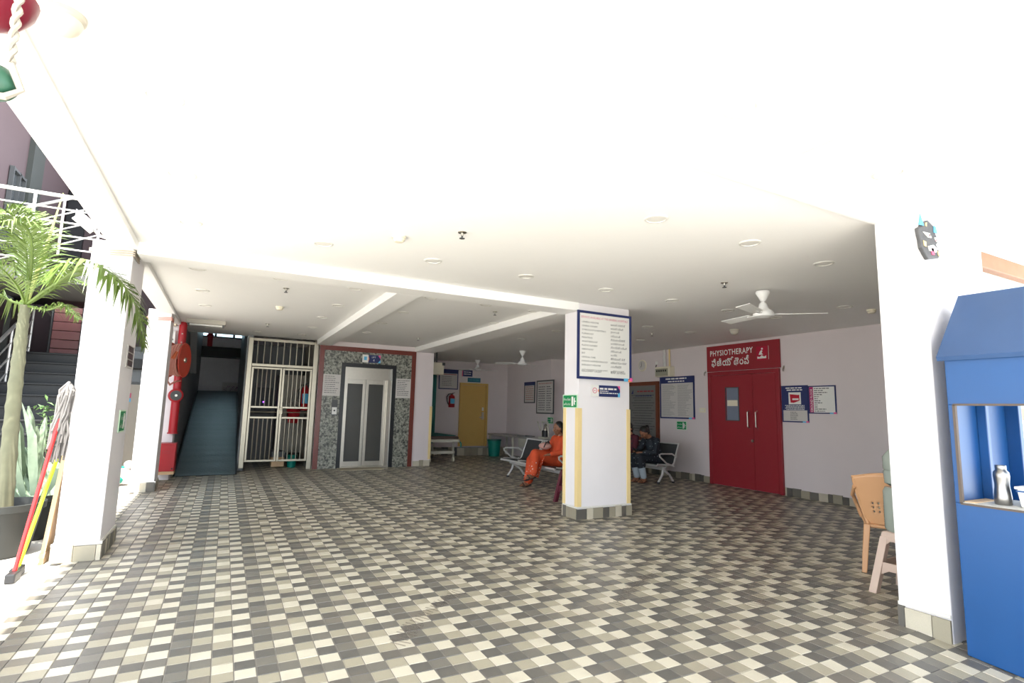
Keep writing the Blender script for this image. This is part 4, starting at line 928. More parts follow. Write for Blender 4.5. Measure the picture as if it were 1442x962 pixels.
MB().add([e0, e1, r1, r0, e0+dn_, e1+dn_, r1+dn_, r0+dn_], [(0,1,2,3),(4,5,6,7),(0,1,5,4),(1,2,6,5),(2,3,7,6),(3,0,4,7)]).build('sloping_roof', M('roof_sky_sheen_blue', (.035, .08, .19), .35, var=.15, scale=3), t)  # greyer than the booth blue: sky reflection put into the colour
MB().add([(r0.x, r0.y, r0.z), (r1.x, r1.y, r1.z), (5.0, yE, e0.z), (5.0, r0.y, e0.z), (r0.x, r0.y, r0.z-.02), (r1.x, r1.y, r1.z-.02), (5.0, yE, e0.z-.02), (5.0, r0.y, e0.z-.02)], [(0,1,2,3),(4,5,6,7),(0,1,5,4),(1,2,6,5),(2,3,7,6),(3,0,4,7)]).build('rear_roof', BLUE, t)
MB().add([(bx+.03, yL-.03, ez), (4.95, yL-.03, ez), (r0.x, yL-.03, r0.z-.03), (bx+.03, yL, ez), (4.95, yL, ez), (r0.x, yL, r0.z-.03)], [(0,1,2),(3,4,5),(0,1,4,3),(1,2,5,4),(2,0,3,5)]).build('gable', BLUE, t)
y_ = yL; zw = ez
sd_ = MB()
sd_.box(bx+.03, 4.18, y_-.02, y_, zb, zw).box(4.18, 4.22, y_-.07, y_-.02, zb, zw).box(4.18, 4.58, y_-.02, y_, zb, zw).box(4.58, 4.63, y_-.09, y_, zb, zw)
sd_.build('side_wall', BLUE, t, bevel=.004)
MB().box(4.95, 5.0, y_-.06, y_, zb, zw).build('corner_post', BLUE, t); MB().box(4.95, 5.0, yE, yE+.06, zb, zw).build('corner_post', BLUE, t)
MB().box(bx+.03, 4.35, yE+.05, y_-.02, hz0-.03, hz0-.002).build('counter', BLUE, t)
MB().box(bx+.0, 4.33, .1, hy-.002, hz0-.001, hz0+.006).build('newspaper', M('newsprint', (.55, .53, .48), .7, var=.35, scale=35), t)
MB().box(bx+.03, 4.3, hy-.06, y_-.03, hz0+.006, hz0+.012).build('brown_paper', PLY, t)
bt = thing('steel_flask', 'brushed steel water flask standing in the booth hatch', 'bottle', (0, 0, 0))
o = PX(1413, 704, 4.02); bt.location = (o.x, o.y, hz0+.006); o = Vector(bt.location)
sc = 1.0
MB().lathe([(.036, 0), (.040, .005), (.041, .04), (.038, .075), (.0345, .10), (.034, .12), (.037, .15), (.0385, .165), (.036, .185), (.026, .197), (.025, .20)], o, 28).build('body', M('flask_steel', (.30, .29, .28), .3, 1.), bt, smooth=True)
MB().lathe([(.025, .200), (.0262, .202), (.0262, .222), (.024, .225), (.008, .225)], o, 24).build('cap', M('cap_steel', (.28, .28, .28), .35, 1), bt, smooth=True)
o = PX(1450, 704, 4.05); tb = thing('plastic_box', 'clear food box with a blue rim on the booth counter', 'box', (o.x, o.y-.03, hz0+.006)); o = Vector(tb.location)
MB().hexa([(o.x-.06, o.y-.09, o.z), (o.x+.06, o.y-.09, o.z), (o.x+.06, o.y+.05, o.z), (o.x-.06, o.y+.05, o.z)], [(o.x-.07, o.y-.1, o.z+.1), (o.x+.07, o.y-.1, o.z+.1), (o.x+.07, o.y+.06, o.z+.1), (o.x-.07, o.y+.06, o.z+.1)]).build('tub', PAPER, tb, bevel=.008)
MB().box(o.x-.078, o.x+.078, o.y-.108, o.y+.068, o.z+.1, o.z+.115).build('lid', PAPER, tb, bevel=.004); MB().box(o.x-.0715, o.x+.0715, o.y-.1015, o.y+.0615, o.z+.085, o.z+.094).build('blue_rim', BLUE, tb)
# painted mask on the pillar face towards the yard (Y = 1.75)
mk0 = PY(1288, 336, 1.748).x; mk1 = PY(1316, 340, 1.748).x; mz0 = PY(1300, 366, 1.748).z; mz1 = PY(1297, 306, 1.748).z
kx, ky = (mk1-mk0)/.116, (mz1-mz0)/.30
B = Board((mk0, 1.748, mz0), (1, 0, 0), .13, .31)
_poly = B.poly
B.poly = lambda mb, pts, d0=0., d1=.004: _poly(mb, [(x*kx, y*ky) for x, y in pts], d0, d1)
t = thing('painted_mask', 'small grey painted ornament with red, yellow and blue patches on the white pillar', 'ornament', B.pt(.06, 0))
SG = M('slate_grey', (.085, .085, .09), .5, var=.3, scale=40)
m = MB(); B.poly(m, [(.045, .0), (.11, .03), (.115, .08), (.10, .12), (.115, .15), (.10, .2), (.09, .25), (.06, .28), (.03, .25), (.02, .22), (.0, .2), (.005, .15), (.01, .12), (.012, .07), (.03, .03)], 0, .025); m.build('carved_body', SG, t, bevel=.006)
for nm, mt, pts in (('blue_patch', CYAN, [(.0, .22), (.03, .225), (.012, .30)]), ('blue_patch', CYAN, [(.085, .2), (.105, .2), (.1, .245), (.088, .25)]), ('white_patch', PAPER, [(.02, .18), (.06, .185), (.07, .155), (.05, .15)]), ('white_patch', PAPER, [(.045, .09), (.075, .11), (.1, .09), (.09, .06), (.05, .06)]), ('white_patch', PAPER, [(.085, .165), (.1, .17), (.108, .135), (.095, .14)]),
                    ('red_patch', PINKINK, [(.06, .085), (.075, .085), (.08, .04), (.065, .035)]), ('red_patch', PINKINK, [(.052, .18), (.062, .178), (.062, .16), (.054, .16)]), ('red_patch', PINKINK, [(.09, .16), (.1, .155), (.1, .14), (.093, .143)]), ('yellow_patch', GUARD, [(.02, .12), (.035, .115), (.035, .08), (.023, .085)]), ('yellow_patch', GUARD, [(.1, .075), (.112, .075), (.112, .04), (.102, .045)]), ('yellow_patch', GUARD, [(.04, .25), (.048, .255), (.045, .225), (.038, .23)])):
    B.poly(MB(), pts, .025, .031).build(nm, mt, t, bevel=.002)
B = Board((3.958, 1.99, 1.6), (0, -1, 0), .2, .06); t = thing('wall_writing', 'faint handwritten numbers on the white pillar beside the booth', 'writing', B.pt(.1, 0)); m = MB(); B.text(m, 'N  03A74', .0, .0, .035, w=.17, d=.0015); m.build('pencil_marks', M('faint_pencil', (.60, .57, .58), .8), t)

# ================================================================ HANGING RED BOWL and green gourd
t = thing('hanging_bowl', 'red bowl hanging from the ceiling on a rope', 'ornament', (-.70, 1.95, 2.42))
o = Vector((-.72, 1.96, 2.375))
MB().lathe([(.01, 0), (.06, .006), (.10, .03), (.128, .07), (.135, .1), (.13, .1), (.12, .07), (.01, .03)], o, 28).build('bowl', M('glossy_red', (.16, .010, .024), .3), t, smooth=True)
rp_ = MB()
for sx, sy in ((.1, .08), (-.1, .08), (0, -.13)): rp_.tube([o+Vector((sx, sy, .1)), o+Vector((0, 0, .335))], .008, 6)
rp_.build('hanging_cord', ROPE, t)
g0 = PY(2, 118, 1.74); t = thing('hanging_gourd', 'green gourd slung in twisted rope below the red bowl', 'ornament', g0)
MB().ball(g0+Vector((-.01, 0, .0)), .045, (1, 1, 1.0), 16, 12).build('gourd', M('gourd_green', (.02, .085, .05), .35, var=.3), t, smooth=True)
top = o+Vector((.02, -.10, .02)); m = MB()
for ph in (0, PI):
    pts = []
    for i in range(60):
        s_ = i/59; c = (g0+Vector((.025, -.045, .04))).lerp(Vector((g0.x+.01, g0.y-.02, CZ)), s_); a = s_*50+ph
        pts.append(c+Vector((math.cos(a), math.sin(a), 0))*.006)
    m.tube(pts, .006, 6)
m.tube([g0+Vector((.025, -.045, .04)), g0+Vector((.045, -.02, -.015)), g0+Vector((.02, -.03, -.045)), g0+Vector((-.03, -.03, -.05)), g0+Vector((-.05, -.02, .0))], .009, 8)
m.build('rope_sling', ROPE, t, smooth=True)

# ================================================================ OUTSIDE, LEFT: stair, landings, mauve building
stair = struct(MB().box(-3.15, -2.0, 8.0, 8.05, -.05, .0).build('stair', STAIRB), 'black stone staircase climbing beyond the potted plants')
NS = 12; RZ = 2.07/NS; RY = 3.5/NS
for i in range(NS):
    y = 8.05+i*RY
    st_ = MB().box(-3.15, -2.0, y, y+RY+.02, max(-.02, i*RZ-.2), (i+1)*RZ-.03).build('step', STAIRB, stair); MB().box(-3.17, -1.98, y-.03, y+RY, (i+1)*RZ-.03, (i+1)*RZ).build('tread', STAIRB, st_, bevel=.006)
struct(MB().box(-3.4, -1.2, 11.57, 14.6, 1.9, 2.07).build('floor_landing', STAIRB))
struct(MB().box(-3.15, -3.05, 8.0, 13, -.02, 0.05).build('trim_9', STAIRB))
RAIL = M('rail_steel', (.70, .69, .66), .28, .6)
def railing(name, pts, h, nr, lab, rt=.024, rr=.012, posts=None):
    t = thing(name, lab, 'railing', pts[0]); P = [Vector(p) for p in pts]
    MB().tube([p+Vector((0, 0, h)) for p in P], rt, 10).build('handrail', RAIL, t, smooth=True)
    for k in range(nr):
        z = h*(k+.7)/(nr+.7); MB().tube([p+Vector((0, 0, z)) for p in P], rr, 8).build('rail', RAIL, t, smooth=True)
    n = posts or 4
    for k in range(n+1):
        p = P[0].lerp(P[-1], k/n); MB().cyl(p, p+Vector((0, 0, h)), .018, n=8).build('post', RAIL, t, smooth=True)
railing('stair_railing', [(-2.93, 8.1, .10), (-2.93, 11.5, 2.0)], .85, 3, 'steel railing rising beside the black stair', posts=4)
struct(MB().box(-3.4, -1.45, 9.0, 10.6, 2.86, 3.02).build('floor_upper', M('slab_grey', (.07, .068, .065), .6)), 'grey upper landing slab over the black stair')
railing('landing_railing', [(-3.4, 9.03, 3.02), (-1.5, 9.03, 3.02)], 1.03, 5, 'white steel railing along the upper landing', .026, .011, posts=2)
railing('upper_stair_railing', [(-3.4, 10.4, 3.05), (-2.0, 10.4, 3.75)], .9, 3, 'sloping steel railing of the upper flight behind the landing', posts=3)
struct(MB().box(-3.3, -1.5, 10.45, 12.4, 3.0, 3.05).build('floor_flight', STAIRB))
wb = struct(MB().box(-3.55, -3.4, 9.1, 14.6, 0, 12).build('wall_mauve', MAUVE), 'tall mauve rendered wall beside the black stair')
struct(MB().box(-30, -3.4, 6.9, 7.0, -.02, .4).box(-3.4, -1.3, 14.6, 14.75, 0, 12).build('wall_mauve_back', MAUVE), 'mauve wall at the head of the stair')
struct(MB().box(-3.4, -1.0, 9.5, 14.7, 7.0, 7.2).build('stairwell_shade_slab', MAUVE), 'added slab out of view that shades the stairwell')  # unseen slab, added to keep direct sun off the stairwell
struct(MB().box(-9, -3.55, 9.1, 9.3, 0, 12).build('wall_mauve_front', MAUVE), 'mauve front of the next building')
MB().box(-3.4, -3.32, 11.9, 12.5, 0, 12).build('drain_duct', M('dark_green_grey', (.05, .055, .05), .6), wb)
struct(MB().box(-3.38, -3.05, 14.5, 14.6, 2.07, 12).build('wall_gap', BLACK))
wy0_, wy1_ = PX(6, 290, -3.4).y, PX(24, 290, -3.4).y; wz1_ = PX(16, 240, -3.4).z
w3 = struct(MB().box(-3.4, -3.38, wy0_, wy1_, wz1_-1.3, wz1_).build('window_3', M('window_dark', (.06, .065, .07), .15)), 'small dark window in the mauve wall')
fm = MB()
for yy in (wy0_-.04, (wy0_+wy1_)/2, wy1_): fm.box(-3.39, -3.33, yy, yy+.04, wz1_-1.35, wz1_+.05)
for zz in (wz1_-1.35, wz1_-.6, wz1_): fm.box(-3.39, -3.33, wy0_, wy1_, zz, zz+.04)
fm.build('window_frame', DKGREY, w3)
# red-mauve tiled panel above the landing
pn = thing('tiled_panel', 'glossy red-mauve tiled panel at the top of the black stair', 'panel', (-2.6, 12.9, 2.07))
for i in range(6):
    for j in range(2): MB().box(-2.98+j*.45, -2.55+j*.45, 12.86, 12.97, 2.10+i*.17, 2.26+i*.17).build('panel_tile', MAUVERED, pn, bevel=.006)
for x in (-3.0, -2.54, -2.1): MB().cyl((x, 12.84, 2.07), (x, 12.84, 3.15), .015, n=8).build('upright', DKGREY, pn)
# cream wall seen between the pillars
ws = struct(MB().box(-2.0, -.95, 12.0, 12.15, 0, 1.62).build('wall_between', M('cream_wall', (.50, .45, .38), .7)), 'cream low wall glimpsed between the two white pillars')
w4 = struct(MB().box(-2.0, -.95, 12.05, 12.1, 1.62, 2.3).build('window_4', GLASS_D), 'dark window above the cream low wall'); MB().box(-2.0, -.95, 12.0, 12.12, 2.25, 2.32).box(-2.0, -.95, 12.0, 12.12, 1.62, 1.67).build('window_frame', DKGREY, w4)
B = Board((-1.63, 11.995, 1.3), (1, 0, 0), .1, .16); tk = B.rect(MB(), 0, 0, .1, .16).build('sticker', PINKINK); tag(tk, 'small pink and blue sticker on the cream low wall', 'sticker'); B.rect(MB(), 0, 0, .1, .07, .004, .005).build('blue_half', CYAN, tk)
o = PZ(172, 682); t = thing('cloth_bundle', 'small white and teal bundle on the sunlit ground between the pillars', 'bundle', o)
MB().ball(o+Vector((0, 0, .14)), .14, (1, .8, 1), 14, 10).ball(o+Vector((.06, -.02, .3)), .07, n=12).build('white_cloth', PAPER, t, smooth=True); MB().ball(o+Vector((-.08, -.06, .08)), .09, (1.2, 1, .8), 14, 8).tube([o+Vector((-.1, 0, .3)), o+Vector((.0, -.05, .26)), o+Vector((.08, 0, .14))], .02, 8).build('teal_cloth', TEALBIN, t, smooth=True)
# finned lamp and cables at the pillar tops
a = PY(108, 303, 5.6); b = PY(133, 324, 5.6); t = thing('finned_lamp', 'small finned flood lamp at the top of the pillar with the palm frond', 'lamp', (a+b)/2)
d_ = (b-a); MB().bar(a, b, .09, .02, up=(0, -1, 0)).build('lamp_body', PAPER, t)
for k in range(14): p = a+d_*((k+.5)/14); MB().bar(p+Vector((0, -.03, .045)), p+Vector((0, -.03, -.02)), .008, .03, up=(0, -1, 0)).build('fin', MIDGREY, t)
MB().tube([b, b+Vector((.03, .05, -.03)), b+Vector((.06, .14, -.02))], .012, 6).build('bracket', SILVER, t)
for (P_, z, nm) in ((P1, 2.60, 'thin pale cables wrapped round the top of the pillar with the palm frond'), (P2, 2.56, 'thin brown cables wrapped round the top of the pillar before the hose reel')):
    x0, x1 = -1.14, -.82; y = P_.location.y-(.355 if P_ is P1 else .24)-.012; m = MB()
    for k in range(3): m.tube([(x0, y+.3, z+.02*k), (x0, y, z+.01*k), (x0+.1, y-.01, z-.02+.018*k), (x0+.22, y-.01, z-.01+.02*k), (x1, y, z+.02*k), (x1, y+.3, z+.02*k)], .006, 6)
    c_ = m.build('cable_bundle', M('pale_cable', (.5, .42, .34), .6) if P_ is P1 else HOSE); tag(c_, nm, 'cable')

# ---------------------------------------------------------------- plants
def frond(pts, L, nl, mat, parent, droop=.5, seed=0, wid=.020):
    R = random.Random(seed); P = [Vector(p) for p in pts]
    def cr(s):
        s = s*(len(P)-1); i = min(int(s), len(P)-2); f = s-i
        a, b, c, d = P[max(i-1, 0)], P[i], P[i+1], P[min(i+2, len(P)-1)]
        return .5*((2*b)+(c-a)*f+(2*a-5*b+4*c-d)*f*f+(3*b-a-3*c+d)*f**3)
    m = MB(); K = 24; rib = [cr(k/K) for k in range(K+1)]
    m.tube(rib, [.012*(1-.8*k/K)+.002 for k in range(K+1)], 6)
    for k in range(nl):
        s = .16+.84*k/nl; p = cr(s); d = (cr(min(1, s+.02))-cr(max(0, s-.02))).normalized()
        sd = d.cross(Vector((0, 0, 1)));
        if sd.length < .05: sd = Vector((1, 0, 0))
        sd.normalize(); up = sd.cross(d)
        for sg in (-1, 1):
            l = L*(math.sin(PI*min(1, .25+s*.72))**.6)*R.uniform(.8, 1.1)
            dr = (sd*sg*.75+d*R.uniform(.45, .8)+up*R.uniform(-.1, .3)).normalized()
            a = p; b = p+dr*l*.5; c = p+dr*l-Vector((0, 0, droop*l*R.uniform(.5, 1.1))); n = dr.cross(up).normalized()*wid*.5
            m.add([a-n*.5, a+n*.5, b+n, c, b-n], [(0, 1, 2, 4), (4, 2, 3)])
    ob = m.build('frond', mat, parent); return ob
o = Vector((-1.64, 6.25, 0)); palm = thing('potted_palm', 'tall slender palm with arching feathery fronds in a grey pot', 'palm', o)
def pot(c, r, h, par, s_mat=SOIL):
    p_ = MB().lathe([(r*.72, -.02), (r*.78, .02), (r*.96, h*.85), (r*1.04, h*.87), (r*1.05, h), (r*.95, h), (r*.92, h*.8)], c, 30).build('pot', POT, par, smooth=True)
    m = MB().lathe([(.02, h*.80), (r*.93, h*.82)], c, 24).build('soil', s_mat, par)
    return p_
pot(o, .30, .42, palm)
tk_ = [PY(8, 700, 6.25), PY(14, 620, 6.25), PY(22, 540, 6.25), PY(31, 465, 6.25), PY(36, 430, 6.25)]; tk_[0].z = .33
pts = []; rad = []
for i in range(41):
    s = i/40*4; k = min(int(s), 3); p = tk_[k].lerp(tk_[k+1], s-k); pts.append(p); rad.append(.062-.027*i/40+(.006 if i % 4 == 0 else 0))
MB().tube(pts, rad, 14).build('trunk', BARK, palm, smooth=True)
cr0 = tk_[4]
FR = [([cr0, PY(80, 398, 5.95), PY(125, 374, 5.6), PY(165, 392, 5.42), PY(193, 435, 5.36), PY(204, 488, 5.34)], .25, 80, .8),
      ([cr0, PY(38, 370, 6.2), PY(28, 318, 6.0), PY(0, 296, 5.8), PY(-45, 330, 5.6)], .34, 70, .35),
      ([cr0, PY(52, 390, 6.35), PY(60, 330, 6.5), PY(50, 300, 6.7), PY(15, 290, 6.9)], .34, 60, .35),
      ([cr0, PY(44, 375, 6.0), PY(42, 330, 5.8), PY(20, 310, 5.6), PY(-20, 320, 5.5)], .32, 60, .5),
      ([cr0, PY(22, 400, 6.1), PY(-10, 372, 5.9), PY(-50, 380, 5.7)], .32, 50, .6),
      ([cr0, PY(18, 425, 6.3), PY(-10, 415, 6.3), PY(-45, 450, 6.3)], .30, 46, .8),
      ([cr0, PY(66, 436, 6.1), PY(92, 430, 6.0), PY(112, 450, 5.9)], .17, 36, .6),
      ([cr0, PY(70, 410, 6.2), PY(95, 392, 6.1), PY(125, 402, 5.95)], .18, 36, .4),
      ([cr0, PY(45, 360, 6.6), PY(20, 340, 7.0), PY(-30, 350, 7.3)], .32, 46, .5)]
for i, (p_, L_, n_, dr_) in enumerate(FR): frond(p_, L_*(1.12 if i == 0 else .92), n_, LEAF, palm, dr_, i, .025 if i == 0 else .013)
MB().tube([cr0, PY(66, 345, 6.25), PY(89, 272, 6.25)], [.02, .014, .004], 8).build('spear_leaf', M('spear_green', (.34, .36, .12), .5), palm, smooth=True)
c = Vector((-1.58, 6.95, 0)); cac = thing('potted_cactus', 'clump of tall fluted grey-green cactus in a grey pot', 'cactus', c); pot(c, .30, .40, cac)
R = random.Random(21)
for i, (px, py, q) in enumerate([(25, 590, .05), (40, 572, .045), (52, 600, .045), (35, 630, .05), (64, 588, .04), (48, 620, .045), (15, 630, .05), (58, 640, .05), (30, 660, .05), (70, 650, .04)]):
    tp = PY(px, py, 6.8+.05*i); bs = Vector((c.x+R.uniform(-.15, .15), c.y+R.uniform(-.15, .15), .3)); m = MB(); vs = []; fs = []; n = 10
    u1, w1_, d1 = frame_of(tp-bs)
    for k in range(9):
        s = k/8; ce = bs.lerp(tp, s); rr = q*(1-.25*s) if k < 8 else q*.15
        for j in range(n): a_ = 2*PI*j/n; r2 = rr*(1 if j % 2 == 0 else .55); vs.append(ce+u1*math.cos(a_)*r2+w1_*math.sin(a_)*r2)
        if k: fs += [((k-1)*n+j, (k-1)*n+(j+1) % n, k*n+(j+1) % n, k*n+j) for j in range(n)]
    fs.append(tuple(range(8*n, 9*n))); m.add(vs, fs).build('stem', CACT, cac)
for px, py, lx in ((12, 585, -.05), (30, 565, .05), (70, 640, .12), (8, 660, -.1)):
    tp = PY(px, py, 6.75); bs = Vector((c.x+lx*.6, c.y-.1, .32)); mdl = bs.lerp(tp, .6)+Vector((lx, -.05, .05)); n = Vector((.035, 0, 0))
    m = MB().add([bs-n*.5, bs+n*.5, mdl+n, tp, mdl-n, bs.lerp(mdl, .5)+n*1.1, bs.lerp(mdl, .5)-n*1.1], [(0, 1, 5, 6), (6, 5, 2, 4), (4, 2, 3)]); ob = m.build('blade_leaf', CACT, cac); ob.modifiers.new('t', 'SOLIDIFY').thickness = .008
c = Vector((-1.56, 7.6, 0)); sh = thing('leafy_shrub', 'pale green leafy shrub growing behind the cactus pot', 'shrub', c); pot(c, .25, .4, sh)
for i in range(5):
    tp = PY(62+i*9, 572+(i % 2)*18, 7.4); MB().tube([c+Vector((0, 0, .3)), c.lerp(tp, .5)+Vector((.03*i-.06, 0, .3)), tp], [.012, .009, .004], 6).build('stem', BARK, sh, smooth=True)
    m = MB()
    for k in range(40):
        s = R.uniform(.55, 1.05); p = (c+Vector((0, 0, .3))).lerp(tp, s)+Vector((R.gauss(0, .05), R.gauss(0, .05), R.gauss(0, .03))); d = Vector((R.gauss(0, 1), R.gauss(0, 1), R.gauss(.1, .5))).normalized(); n = d.cross(Vector((0, 0, 1))).normalized()*.018; l = R.uniform(.07, .11)
        m.add([p, p+d*l*.5+n, p+d*l-Vector((0, 0, .02)), p+d*l*.5-n], [(0, 1, 2, 3)])
    m.build('foliage', LEAF2, sh)
# mops, brush and plank leaning on the pillar
a = Vector((-1.27, 5.36, .05)); b = Vector((-1.165, 5.70, 1.40)); t = thing('mop', 'string mop with a bright red handle leaning upside down on the pillar', 'mop', a-Vector((0, 0, .05)))
MB().cyl(a, b, .014, n=10).build('handle', MOPRED, t, smooth=True); MB().box(a.x-.03, a.x+.03, a.y-.10, a.y+.05, -.018, .05).build('floor_brush', BLACK, t, bevel=.01); MB().cyl(b, b+Vector((.004, .012, .05)), .02, n=10).build('mop_collar', BLACK, t)
m = MB(); R = random.Random(31); tpm = b+Vector((.0, .0, .06))
for i in range(60):
    e = Vector((-1.175+R.uniform(-.055, .045), 5.66+R.uniform(-.06, .03), R.uniform(.80, 1.1))); md = tpm.lerp(e, .3)+Vector((R.uniform(-.035, .05), R.uniform(-.05, .0), .05)); m.tube([tpm, md, e.lerp(md, .4)+Vector((R.uniform(-.03, .03), 0, 0)), e], .008, 5)
ob = m.build('mop_strings', MOPGREY, t); ob['kind'] = 'stuff'
a = Vector((-1.285, 5.50, .04)); b = Vector((-1.2, 5.80, .82)); t = thing('broom', 'lime green handled floor brush leaning beside the red mop', 'broom', a-Vector((0, 0, .04))); MB().cyl(a, b, .014, n=10).build('handle', MOPLIME, t, smooth=True); MB().box(a.x-.03, a.x+.03, a.y-.1, a.y+.06, -.018, .05).build('brush_head', BLACK, t, bevel=.01)
t = thing('wood_plank', 'pale wooden plank standing against the side of the pillar', 'plank', (-1.19, 5.85, 0)); MB().hexa([(-1.23, 5.78, -.02), (-1.2, 5.78, -.02), (-1.2, 5.98, -.02), (-1.23, 5.98, -.02)], [(-1.165, 5.78, .86), (-1.135, 5.78, .86), (-1.135, 5.98, .86), (-1.165, 5.98, .86)]).build('board', PLY, t); MB().hexa([(-1.235, 5.77, .03), (-1.195, 5.77, .03), (-1.195, 5.99, .03), (-1.235, 5.99, .03)], [(-1.23, 5.77, .07), (-1.19, 5.77, .07), (-1.19, 5.99, .07), (-1.23, 5.99, .07)]).build('cross_batten', PLY, t)

# ================================================================ PEOPLE
def remesh(mb, name, vox, smooth_it=6):
    me = mb.mesh(name); ob = bpy.data.objects.new(name, me); COL.objects.link(ob)
    r = ob.modifiers.new('r', 'REMESH'); r.mode = 'VOXEL'; r.voxel_size = vox; r.use_smooth_shade = True
    s = ob.modifiers.new('s', 'SMOOTH'); s.iterations = smooth_it; s.factor = .5
    dg = bpy.context.evaluated_depsgraph_get(); out = bpy.data.meshes.new_from_object(ob.evaluated_get(dg))
    bpy.data.objects.remove(ob); out.polygons.foreach_set('use_smooth', [True]*len(out.polygons)); return out
def cap(m, a, b, ra, rb):
    m.cyl(a, b, ra, rb, 14); m.ball(a, ra, n=14, m=8); m.ball(b, rb, n=14, m=8)
def add_mesh(name, me, mat, parent, label=None):
    off = wloc(parent); me.transform(Matrix.Translation(-off)); me.name = name
    ob = bpy.data.objects.new(name, me); COL.objects.link(ob); ob.parent = parent; ob.data.materials.clear(); ob.data.materials.append(mat)
    if label: ob['label'] = label
    return ob
def hand(m, w, d, up, side):
    """palm from wrist w along d; up = back of the hand; side = thumb side"""
    d, up, side = d.normalized(), up.normalized(), side.normalized()
    k = w+d*.075; m.bar(w+d*.005, k, .062, .022, up=up); cap(m, w, w+d*.04, .02, .022)
    for i, L in enumerate((.062, .072, .068, .054)):
        b = k+side*(.024-.016*i)-d*.004; j = b+d*L*.5-up*.006; e = j+(d*.75-up*.65)*L*.5
        cap(m, b, j, .0075, .007); cap(m, j, e, .007, .006)
    b = w+d*.02+side*.026; j = b+(d*.6+side*.7)*.035; cap(m, b, j, .010, .0085); cap(m, j, j+(d*.95+side*.1-up*.1)*.03, .0085, .007)
def person(lab, J, cloth, trouser, hair_bun, group=None, sandal=BLACK):
    t = thing('person', lab, 'person', J['base'], group)
    V_ = {k: Vector(v) for k, v in J.items() if isinstance(v, tuple)}
    fwd = V_['look'].normalized(); sidev = Vector((0, 0, 1)).cross(fwd).normalized(); upv = fwd.cross(sidev)
    hc = V_['head']; b = MB()
    # head: skull, jaw, nose, ears
    def q(f, s, u): return hc+fwd*f+sidev*s+upv*u
    b.ball(q(-.01, 0, .02), .083, (1, .92, 1.08), 18, 14); b.ball(q(.022, 0, -.045), .055, (1, .95, 1.1), 16, 12); cap(b, q(.075, 0, .01), q(.092, 0, -.022), .010, .014)
    for s in (-1, 1): b.ball(q(-.005, s*.082, -.015), .022, (1, .45, 1.3), 12, 8); b.ball(q(.055, s*.04, -.02), .025, n=12)
    b.ball(q(.072, 0, -.058), .016, (1, 1.4, .6), 12, 8); b.ball(q(.058, 0, -.085), .022, n=12)
    cap(b, V_['neck'], q(-.02, 0, -.05), .048, .045); cap(b, V_['chest'], V_['neck'], .09, .055)
    cap(b, V_['hip'], V_['chest'], .125, .115)
    for s in ('L', 'R'):
        cap(b, V_['chest'], V_['sh'+s], .08, .05); cap(b, V_['sh'+s], V_['el'+s], .043, .036); cap(b, V_['el'+s], V_['wr'+s], .034, .024)
        hd = V_['ha'+s]; hand(b, V_['wr'+s], hd, V_['hu'+s], V_['ht'+s])
        cap(b, V_['hip'], V_['kn'+s], .10, .058); cap(b, V_['kn'+s], V_['kn'+s].lerp(V_['an'+s], .4), .056, .054); cap(b, V_['kn'+s].lerp(V_['an'+s], .4), V_['an'+s], .054, .034)
        an = V_['an'+s]; to = V_['to'+s]; dn = (to-an); dn.z *= 1
        cap(b, an-Vector((0, 0, .03)), an+dn*.55-Vector((0, 0, .02)), .036, .032); cap(b, an+dn*.5, to, .032, .020); b.ball(an-dn*.2-Vector((0, 0, .025)), .03, n=12)
        lat = Vector((-dn.y, dn.x, 0)).normalized()
        for i in range(5): cap(b, to+lat*(.022-.011*i)-dn*.15, to+lat*(.026-.013*i)+dn.normalized()*(.03-.005*abs(i-1)), .010, .008)
    add_mesh('body', remesh(b, 'body', .007, 3), SKIN, t)
    # clothes
    c = MB(); cap(c, V_['hip'], V_['chest'], .155, .135); cap(c, V_['chest'], V_['neck'].lerp(V_['chest'], .35), .11, .07)
    for s in ('L', 'R'):
        cap(c, V_['chest'], V_['sh'+s], .095, .066); sl = J.get('sleeve', .95); cap(c, V_['sh'+s], V_['el'+s], .062, .054); cap(c, V_['el'+s], V_['el'+s].lerp(V_['wr'+s], sl), .052, .046)
        hem = J.get('hem', .0); cap(c, V_['hip'], V_['kn'+s], .135, .095)
        if hem > 0: cap(c, V_['kn'+s], V_['kn'+s].lerp(V_['an'+s], hem), .095, .085)
    cap(c, V_['hip'], (V_['knL']+V_['knR'])/2, .13, .09)
    kurta = add_mesh('kurta', remesh(c, 'kurta', .011, 8), cloth, t)
    l = MB()
    for s in ('L', 'R'):
        e_ = V_['kn'+s].lerp(V_['an'+s], .88); cap(l, V_['hip'].lerp(V_['kn'+s], .4), V_['kn'+s], .10, .078); cap(l, V_['kn'+s], e_, .078, J.get('cuff', .062))
    add_mesh('trousers', remesh(l, 'trousers', .010, 6), trouser, t)
    h = MB(); h.ball(q(-.036, 0, .034), .089, (1, .98, 1.05), 20, 14); h.ball(q(-.062, 0, -.02), .07, (1, 1.1, 1.15), 16, 12)
    if hair_bun: h.ball(hc-fwd*.125+upv*.02, .05, n=14); 
    else: cap(h, hc-fwd*.09-upv*.03, V_['neck']-fwd*.09-Vector((0, 0, .18)), .035, .02)
    for s in (-1, 1): cap(h, q(.012, s*.045, .075), q(-.03, s*.085, -.01), .018, .016)
    add_mesh('hair', remesh(h, 'hair', .009, 4), HAIR, t)
    ey = MB()
    for s in (-1, 1): ey.ball(q(.072, s*.031, .003), .011, (.7, 1.3, .6), 10, 6); cap(ey, q(.076, s*.018, .025), q(.064, s*.048, .027), .004, .003)
